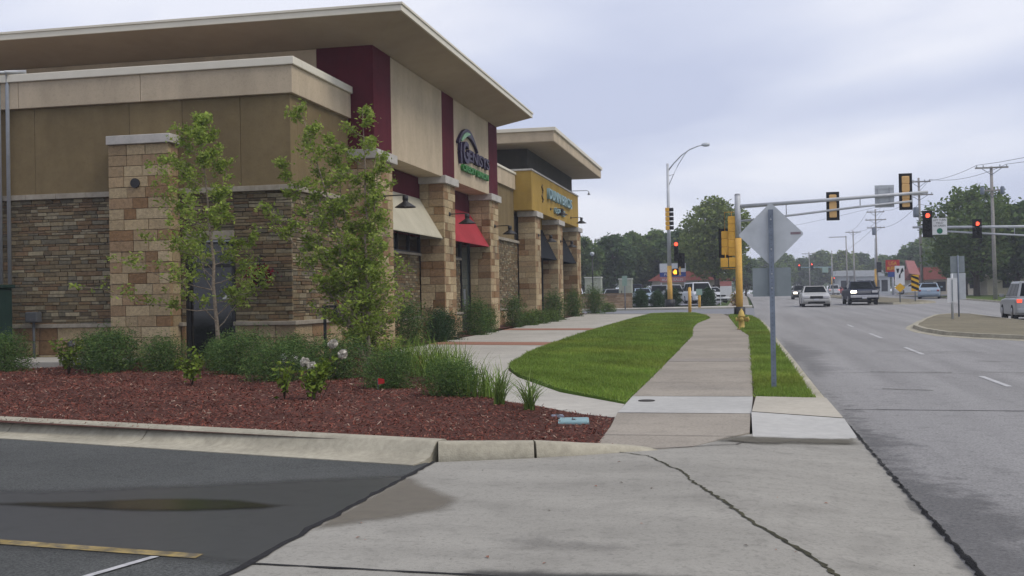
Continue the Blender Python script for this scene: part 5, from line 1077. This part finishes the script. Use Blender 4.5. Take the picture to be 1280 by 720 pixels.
# ------------------------------------------------------------------ vehicles
def paint(n, c, ro=.35, co=.2): return pmat('paint_'+n, c, tuple(v*.93 for v in c), 2, ro, spec=.4 if co > .1 else .15, coat=co)
CARGL = pmat('car_glass', (.014, .017, .02), (.011, .014, .016), 3, .12, spec=.3)
def car(label, kind, pcol, loc, rz, heads=False, tails=False, group=None, cat='car'):
    t = thing('parked_car' if group and 'parked' in group else kind, label, cat, loc, rz, group)
    S = dict(sedan=(4.9, 1.84, 1.42), suv=(4.5, 1.82, 1.72), van=(5.0, 1.95, 1.85), truck=(5.6, 1.98, 1.68))[kind if kind in ('sedan', 'suv', 'van', 'truck') else 'sedan']
    L, W, H = S; h = L/2; w = W/2
    if kind == 'sedan': body = [(-h, .45), (-h+.03, .78), (-h+.15, .93), (-h+.9, .97), (1.0, .96), (h-.35, .80), (h-.08, .68), (h, .5), (h-.03, .3), (h-.2, .2), (-h+.2, .2), (-h+.03, .32)]; cab = (-1.75, 1.05, .95, -1.0, .25, H); wx = (-1.42, 1.45); wr = .33
    elif kind == 'suv': body = [(-h, .5), (-h+.02, .95), (-h+.1, 1.02), (.85, 1.0), (h-.4, .93), (h-.1, .8), (h, .55), (h-.05, .35), (h-.2, .27), (-h+.2, .27), (-h+.03, .38)]; cab = (-h+.08, 1.05, 1.0, -h+.35, .35, H); wx = (-1.33, 1.36); wr = .36
    elif kind == 'van': body = [(-h, .5), (-h+.02, 1.0), (-h+.05, 1.05), (1.3, 1.05), (h-.5, .98), (h-.08, .8), (h, .55), (h-.05, .3), (-h+.2, .25), (-h+.03, .36)]; cab = (-h+.05, 1.5, 1.03, -h+.2, .75, H); wx = (-1.45, 1.5); wr = .35
    else: body = [(-h, .55), (-h+.02, 1.08), (-.55, 1.08), (-.54, 1.12), (1.1, 1.12), (h-.3, 1.08), (h-.06, .98), (h, .7), (h-.04, .45), (h-.2, .36), (-h+.1, .4)]; cab = (-.6, 1.35, 1.1, -.4, .62, H); wx = (-1.75, 1.75); wr = .39
    zc_ = .62; m = MB(); st_ = [(-w, .93, .8), (-w*.955, .985, .95), (-w*.8, 1, 1), (w*.8, 1, 1), (w*.955, .985, .95), (w, .93, .8)]; n = len(body)
    for y, kx, kz in st_: m.v += [(x*(kx if abs(x) > h-.6 else 1), y, zc_+(z-zc_)*(kz if z > zc_ else .92+.08*kz)) for x, z in body]
    for i in range(len(st_)-1):
        for k in range(n): m.face((i*n+k, i*n+(k+1) % n, (i+1)*n+(k+1) % n, (i+1)*n+k))
    m.face(range(n)); m.face([(len(st_)-1)*n+k for k in range(n)][::-1])
    m.build('body', pcol, t, bevel=.02)
    x0, x1, zb, x2, x3, zt = cab; wb, wt = w*.93, w*.72
    cbv = [(x0, -wb, zb), (x1, -wb, zb), (x1, wb, zb), (x0, wb, zb), (x2, -wt, zt), (x3, -wt, zt), (x3, wt, zt), (x2, wt, zt)]
    m = MB(); m.hexa(cbv); m.build('cabin', pcol, t, bevel=.05)
    cv = [Vector(p) for p in cbv]
    def pane(nm, a, b, c, d, u0, u1, v0, v1, off=.012):
        def P(u, v): return (a.lerp(b, u)).lerp(d.lerp(c, u), v)
        nn = (b-a).cross(d-a).normalized(); q = [P(u0, v0)+nn*off, P(u1, v0)+nn*off, P(u1, v1)+nn*off, P(u0, v1)+nn*off]; q2 = [p-nn*.03 for p in q]
        MB().hexa([tuple(p) for p in q2]+[tuple(p) for p in q]).build(nm, CARGL, t)
    pane('windshield', cv[1], cv[2], cv[6], cv[5], .06, .94, .06, .9); pane('rear_window', cv[3], cv[0], cv[4], cv[7], .07, .93, .12, .88)
    k = [(.05, .48), (.52, .94)] if kind != 'truck' else [(.08, .48), (.52, .92)]
    if kind in ('van', 'suv'): k = [(.04, .3), (.33, .64), (.67, .95)]
    for a, b in k: pane('side_window', cv[0], cv[1], cv[5], cv[4], a, b, .1, .86); pane('side_window', cv[2], cv[3], cv[7], cv[6], 1-b, 1-a, .1, .86)
    if kind == 'truck':
        m = MB(); m.box(-h+.1, -.62, -w+.12, w-.12, 1.0, 1.09); m.build('truck_bed', black_s, t)
    for x in wx:
        for s in (-1, 1):
            wl = MB().lathe([(wr*.55, -.11), (wr*.95, -.11), (wr, -.07), (wr, .07), (wr*.95, .11), (wr*.55, .11)], (x, s*(w-.10), wr), 20, 'y').build('wheel', rubber, t)
            MB().lathe([(wr*.62, 0), (wr*.6, s*.012), (wr*.2, s*.03)], (x, s*(w+.012), wr), 14, 'y').build('rim', rimm, wl)
            m = MB(); m.lathe([(wr*1.16, 0), (wr*1.16, s*.006)], (x, s*(w-.012)-s*.0, wr+.02), 20, 'y'); m.build('wheel_arch', black_s, t)
    zh = {'sedan': .66, 'suv': .8, 'van': .8, 'truck': .92}[kind]
    for s in (-1, 1):
        MB().box(h-.16, h+.012, s*w*.72-.19, s*w*.72+.19, zh-.07, zh+.08).build('headlight', head_lit if heads and (heads is True or heads == s) else head_off, t, bevel=.02)
        MB().box(-h-.012, -h+.12, s*w*.82-.1, s*w*.82+.1, zh-.0, zh+.15).build('tail_light', tail_lit if tails else tail_off, t, bevel=.02)
        MB().box(cab[1]-.35, cab[1]-.2, s*(w+.10)-.09, s*(w+.10)+.09, zb+.03, zb+.17).build('mirror', pcol, t, bevel=.02)
    m = MB(); m.box(h-.1, h+.016, -w*.45, w*.45, zh-.10, zh+.07)
    m.build('grille', black_s, t, bevel=.01)
    if kind == 'truck':
        for z_ in (-.085, -.01, .055): MB().box(h-.08, h+.024, -w*.45, w*.45, zh+z_-.014, zh+z_+.014).build('grille_bar', chrome, t)
        MB().box(h-.05, h+.09, -w*.95, w*.95, .5, .7).build('bumper', chrome, t, bevel=.03)
    else:
        MB().box(h-.1, h+.03, -w*.9, w*.9, .36, .5).build('bumper', pcol, t, bevel=.03); MB().box(h-.1, h+.02, -w*.6, w*.6, .24, .355).build('air_intake', black_s, t)
    MB().box(-h-.05, -h+.1, -w*.92, w*.92, .36, .55).build('bumper', chrome if kind == 'truck' else pcol, t, bevel=.03)
    MB().box(h+.03 if kind != 'truck' else h+.09, h+.045 if kind != 'truck' else h+.105, -.15, .15, .44, .55).build('number_plate', plate, t); MB().box(-h-.015, -h+.0, -.15, .15, .68, .8).build('number_plate', plate, t)
    MB().box(-h+.3, h-.3, -w*.85, w*.85, .18, .3).build('underbody', black_s, t); return t
CARGL.node_tree.nodes['Principled BSDF'].inputs['IOR'].default_value = 1.06
def rz_(deg): return R(deg)
pS, pB, pW = paint('silver', (.40, .40, .385)), paint('navy', (.012, .017, .036), .55, .04), paint('white', (.56, .58, .60))
pLB, pD, pG, pR = paint('light_blue', (.28, .36, .45)), paint('dark', (.035, .035, .04)), paint('grey', (.22, .23, .25)), paint('red', (.26, .03, .03))
pSil = paint('pale_silver', (.31, .325, .34))
def onroad(x, y): return (x, y, g(x, y)-.10)
def tmp(): pass
car('silver beige sedan coming towards the viewer in the left lane', 'sedan', pS, onroad(4.72, 78.6), R(-90)).name = 'sedan'
car('dark blue pickup truck with one headlight lit coming towards the viewer', 'truck', pB, onroad(8.2, 83.4), R(-89), heads=-1, cat='truck').name = 'pickup_truck'
car('dark car with headlights lit behind the silver sedan, beside the sign plate', 'sedan', pD, onroad(5.75, 118), R(-90), heads=True).name = 'sedan'
car('dark suv following behind the pickup truck', 'suv', pD, onroad(10.4, 100), R(-92), cat='car').name = 'suv'
car('light blue sedan driving away right of the striped marker', 'sedan', pLB, onroad(16.4, 105), R(80)).name = 'sedan'
car('silver suv with lit tail lamps at the right edge, driving away', 'suv', pSil, onroad(12.35, 52.3), R(86), tails=True).name = 'suv'
car('white car parked side on before the red roofed restaurant', 'sedan', pW, (21.7, 152, g(22, 152)+.05), R(176)).name = 'sedan'
car('distant white van with lit tail lamps driving away', 'van', pW, onroad(16.2, 212), R(90), tails=True, cat='van').name = 'van'
car('small distant red car right of the white van', 'sedan', pR, onroad(17.2, 215), R(90), tails=True).name = 'sedan'
gp_ = 'cars parked in the lot beyond the retaining wall'
LOT = [(-16.3, 106, 'suv', pW, 80, 'white car at the left end of the lot, beside the larger cabinet'), (-13.9, 106, 'sedan', pD, 85, 'dark car in the lot between the two beige cabinets'), (-12.3, 104.5, 'sedan', pSil, 88, 'pale silver car showing left of the smaller cabinet'),
       (-9.6, 105, 'sedan', pLB, 80, 'light blue car just right of the smaller cabinet'), (-8.2, 107, 'suv', pG, 85, 'grey car in the lot, second right of the smaller cabinet'), (-6.6, 104, 'suv', pSil, 75, 'silver car in the lot left of the street light'),
       (-4.6, 103, 'sedan', pG, 60, 'grey car in the lot directly right of the street light'), (-3.9, 97, 'van', pW, 75, 'white van parked in the lot beside the right hedge'), (-3.05, 99.5, 'sedan', pW, 65, 'white car at the right end of the lot'),
       (-11.0, 112, 'van', pB, 88, 'dark blue van at the back of the lot'), (-7.2, 113, 'sedan', pR, 90, 'red car at the back of the lot')]
for x, y, k, p, a, lab in LOT: car(lab, k, p, (x, y, g(x, y)-.1), R(-a), group=gp_).name = {'suv': 'parked_suv', 'van': 'parked_van', 'sedan': 'parked_car'}[k]

# ------------------------------------------------------------------ far buildings and signs
def far_building(name, label, x0, x1, y0, y1, zb, zt, wallm, roofm, win, band=.5, pitched=0):
    t = thing(name, label, 'building'); m = MB().box(x0, x1, y0, y1, zb-.5, zt); m.build('wall', wallm, t)
    if pitched:
        m = MB(); o_ = .5; ym = (y0+y1)/2
        if pitched > 0: m.prism([(x0-o_, zt), (x1+o_, zt), ((x0+x1)/2, zt+pitched)], y0-o_, y1+o_, 'y')
        else: m.hexa([(x0-o_, y0-o_, zt), (x1+o_, y0-o_, zt), (x1+o_, y1+o_, zt), (x0-o_, y1+o_, zt), (x0+1.2, y0+1.2, zt-pitched), (x1-1.2, y0+1.2, zt-pitched), (x1-1.2, y1-1.2, zt-pitched), (x0+1.2, y1-1.2, zt-pitched)])
        m.build('roof', roofm, t)
    else: MB().box(x0-.3, x1+.3, y0-.5, y1+.3, zt-band, zt+.15).build('roof', roofm, t, bevel=.03)
    for a, b, c, d in win:
        w_ = MB(); w_.box(a, b, y0-.05, y0+.02, c, d); w_ = w_.build('window', black_s, t); m = MB()
        m.box(a+.06, b-.06, y0-.07, y0-.055, c+.06, d-.06); m.build('pane', CARGL, w_)
    return t
z = .7
far_building('dealership', 'long low building with a dull red roof behind the parked cars', -10.5, -1.6, 128, 142, z, 2.9, wall_cream, roof_red, [(-10, -8.2, 1.0, 2.3), (-7.8, -6, 1, 2.3), (-5.6, -4, 1, 2.3), (-3.6, -2, 1, 2.3)], pitched=-1.1)
far_building('flat_roofed_shop', 'long pale flat roofed shop behind the pickup', 20.3, 31, 250, 266, z, 5.6, wall_white, wall_white, [(20.7+1.7*i, 22+1.7*i, 1.1, 3.6) for i in range(6)], 1.2)
t = thing('fuel_canopy', 'low white canopy on columns left of the flat roofed shop', 'canopy'); MB().box(17.9, 21.9, 228, 236, 4.3, 5.4).build('canopy_roof', wall_white, t, bevel=.05)
for x in (18.4, 21.4):
    for y in (229.5, 234.5): MB().box(x-.2, x+.2, y-.2, y+.2, .4, 4.3).build('column', wall_white, t)
rb = far_building('restaurant', 'red roofed restaurant with sloping mansard beyond the right median', 21.9, 27.2, 158, 170, z, 2.7, wall_cream, roof_red, [(22.3, 23.5, 1.1, 2.4), (24, 25.2, 1.1, 2.4), (25.6, 26.8, 1.1, 2.4)], pitched=-1.7)
m = MB(); m.hexa([(21.9, 156.6, 3.6), (23.4, 156.6, 3.3), (23.4, 158.3, 3.3), (21.9, 158.3, 3.6), (21.6, 157.4, 5.4), (22.7, 157.4, 5.3), (22.7, 158.3, 5.3), (21.6, 158.3, 5.4)]); m.build('gable_panel', pink_s, rb)
for i, (x, y, w_, h_, lab) in enumerate(((27.9, 145, 2.6, 2.0, 'cream house corner between the dark tree trunks'), (27.2, 124, 4.0, 2.0, 'pale gabled house right of the nearest utility pole'))):
    hb_ = far_building('house', lab, x-w_/2, x+w_/2, y, y+7, z, z+h_, wall_cream, wall_cream if i else roof_red, [(x-.5, x+.3, 1.4, 2.3)], pitched=1.0)
t = thing('lot_sign', 'white blue and pink dealer sign board on posts over the parked cars', 'sign', (-7.6, 120, g(-7.6, 120)))
m = MB(); m.box(-1.35, -1.2, -.05, .05, 0, 4.0); m.box(1.2, 1.35, -.05, .05, 0, 4.0); m.build('post', white_s, t)
MB().box(-1.4, 1.4, -.15, .1, 3.05, 4.0).build('top_panel', white_s, t); bp = MB().box(-1.4, 1.4, -.15, .1, 2.55, 3.03).build('blue_panel', blue_s, t); pp_ = MB().box(-1.4, 1.4, -.15, .1, 1.95, 2.53).build('pink_panel', pink_s, t)
text_part('lettering', 'Pine Tree', white_s, bp, (-.9, -.155, 2.65), 1.8, .28, .02, '-y'); text_part('lettering', 'AUTO SALES', white_s, pp_, (-1.2, -.155, 2.1), 2.3, .26, .02, '-y')
t = thing('shop_sign', 'red sign with yellow lettering over a blue panel on a tall pole', 'sign', (18.95, 150, g(19, 150))); MB().tube([(0, 0, 0), (0, 0, 3.2)], .15, 8).build('pole', polegrey, t)
rp_ = MB().box(-.85, .85, -.2, .2, 3.0, 4.55).build('sign_box', red_s, t); MB().box(-.6, .75, -.18, .18, 2.35, 2.98).build('blue_panel', blue_s, t)
text_part('lettering', 'USA', yel_s, rp_, (-.5, -.21, 3.85), 1.0, .5, .02, '-y'); text_part('lettering', 'MUFFLER', yel_s, rp_, (-.72, -.21, 3.2), 1.44, .48, .02, '-y', bold=.02)

# ------------------------------------------------------------------ trees of the far line
TP = [[(.12, .19, .058), (.155, .22, .064), (.095, .155, .048), (.18, .24, .075)], [(.175, .235, .065), (.21, .27, .07), (.13, .18, .05), (.245, .29, .09)], [(.085, .145, .054), (.11, .168, .058), (.07, .12, .047)]]
def tree_proto(seed, h, r, pal, n=5200, leaf=.3, trunk_frac=.25, nlob=26, name='broadleaf_tree'):
    rr = np.random.default_rng(seed); t = thing(name, None, None); m = MB()
    m.tube([(0, 0, -.3), (.03*h*.3, 0, h*.25), (-.02*h, .01*h, h*.55), (0, 0, h*.8)], [.032*h, .024*h, .014*h, .004*h], 8)
    lob = []
    for i in range(nlob):
        u = (i+.5)/nlob; z = h*(trunk_frac+.05+(.93-trunk_frac)*u); prof = math.sin(math.pi*min(1, (.12+.86*u)))**.7
        a = i*2.4+rr.uniform(-.4, .4); rad = r*prof*rr.uniform(.35, .8); lob.append((rad*math.cos(a), rad*math.sin(a), z, r*rr.uniform(.26, .44)*(.6+.4*prof)))
        s = Vector((0, 0, h*(trunk_frac*.7+.55*u*(1-trunk_frac)))); e_ = Vector(lob[-1][:3]); m.tube([s, s.lerp(e_, .5)+Vector((0, 0, .04*h)), e_], [.011*h*(1.1-u), .007*h*(1.1-u), .002*h], 5, caps=False)
    m.build('trunk', bark, t, fix=False); P = []
    w_ = np.array([l[3]**2 for l in lob]); w_ /= w_.sum()
    for _ in range(n):
        x, y, z, s = lob[rr.choice(nlob, p=w_)]; d = rr.normal(size=3); d /= np.linalg.norm(d); k = s*rr.uniform(.2, 1)**.45*(1+.22*abs(rr.normal())*(rr.random() < .3)); P.append((x+d[0]*k, y+d[1]*k, z+d[2]*k*.8))
    leaf_cloud('crown', P, leaf, pal, seed, leafm, t, aspect=1.5); return t
# the two large trees
place(tree_proto(101, 10.6, 4.6, TP[1], 15000, .19, .24, 34), 0, (-3.0, 121, g(-3, 121)), .4, (1, 1, 1), 'large loose yellowish green tree behind the near signal pole', 'tree')
place(tree_proto(102, 10.0, 5.2, TP[0], 11000, .21, .22, 34), 0, (21.6, 111, g(21, 111)), 1.4, (1.0, 1, 1), 'large dark green tree between the far signal heads and the nearest utility pole', 'tree')
protos = [tree_proto(110+i, 10, (4.2, 4.8, 3.8, 4.4)[i], (TP[0], TP[2], TP[0], TP[1])[i], 5200, .33, .2) for i in range(4)]; us = [0]*4; gt = 'trees of the far treeline'
FT = [(-22.5, 128, 8.2, 0, 'dark tree at the left end of the treeline, rising behind the last pillar'), (-19.2, 132, 7.6, 2, 'dark rounded tree behind the larger beige cabinet'), (-16.2, 137, 8.0, 1, 'dark green tree above the gap between the cabinets'), (-13.8, 142, 8.6, 0, 'green tree rising behind the smaller beige cabinet'), (-11.2, 146, 8.9, 2, 'rounded tree left of the dealer sign'), (-8.4, 142, 8.6, 1, 'tree directly behind the dealer sign'), (-5.6, 150, 8.4, 0, 'tree partly hidden by the loose yellowish tree'),
      (-26.5, 150, 9.0, 1, 'dark tree set back behind the left end of the treeline'), (.2, 190, 6.5, 1, 'small dark tree behind the diamond sign'), (4.5, 262, 9.0, 0, 'tree behind the lower sign plate'), (9.5, 290, 10.5, 2, 'distant tree left of the teal mast arm'),
      (15.5, 300, 9.2, 1, 'distant dark tree right of the diamond sign'), (20.0, 305, 11.3, 0, 'distant round tree above the silver sedan'), (25.5, 300, 11.0, 3, 'distant tree above the white van'), (30.5, 305, 10.3, 1, 'distant dark tree behind the thin poles'), (34.5, 290, 9.2, 2, 'distant tree above the flat roofed shop'),
      (30.5, 215, 8.4, 1, 'dark tree right of the transformer pole'), (35.0, 225, 10.8, 0, 'tall tree above the red and yellow sign'), (40.5, 230, 10.2, 2, 'tree behind the restaurant'), (33.5, 180, 7.2, 1, 'dark tree right of the restaurant'),
      (25.5, 112, 8.6, 1, 'dark tree right of the nearest utility pole'), (27.0, 100, 7.4, 0, 'green tree at the right edge of the picture'), (30.0, 118, 8.6, 2, 'tree set back at the right edge'), (23.4, 126, 7.4, 1, 'dark lower tree behind the large right hand tree'), (34, 128, 9.0, 1, 'farthest dark tree at the right edge'), (24.2, 132, 7.5, 2, 'tree filling the gap behind the large right hand tree'),
      (-31, 135, 8.5, 0, 'tree behind the shop building, farthest left')]
for i, (x, y, h_, k, lab) in enumerate(FT):
    s = h_/10; wd = s*(1.0 if y < 200 else 1.25); place(protos[k], us[k], (x, y, g(x, y)-.1), i*1.7, (wd, wd, s), lab, 'tree', gt); us[k] = 1
bl = MB(); rr_ = random.Random(6)                    # far woods that close the horizon
r = np.random.default_rng(8); P = []
for _ in range(16000):
    x = r.uniform(-260, 330); y = 420+r.uniform(0, 60); hh = 9+3*math.sin(x*.11)+2*math.sin(x*.31+1); P.append((x, y, .7+hh*r.random()**.7))
o = leaf_cloud('far_woods', P, 1.0, TP[2]+TP[0], 9, leafm, None, 1.4); o['kind'] = 'stuff'
for o in bpy.data.objects:
    if o.type == 'MESH' and o.name.split('.')[0] in ('low_shrub',): pass

hz = MB().box(-640, 700, -80, 780, -3, 28).build('haze', None) if False else None
hm = bpy.data.materials.new('haze'); hm.use_nodes = True; ht = hm.node_tree; ht.nodes.clear()
ho = N(ht, 'ShaderNodeOutputMaterial'); hv = N(ht, 'ShaderNodeVolumePrincipled'); hv.inputs['Color'].default_value = (.86, .9, 1, 1); hv.inputs['Density'].default_value = .00085
ht.links.new(hv.outputs[0], ho.inputs['Volume'])
hz = MB().box(-640, 700, -80, 780, -3, 20).build('haze', hm); hz['kind'] = 'stuff'
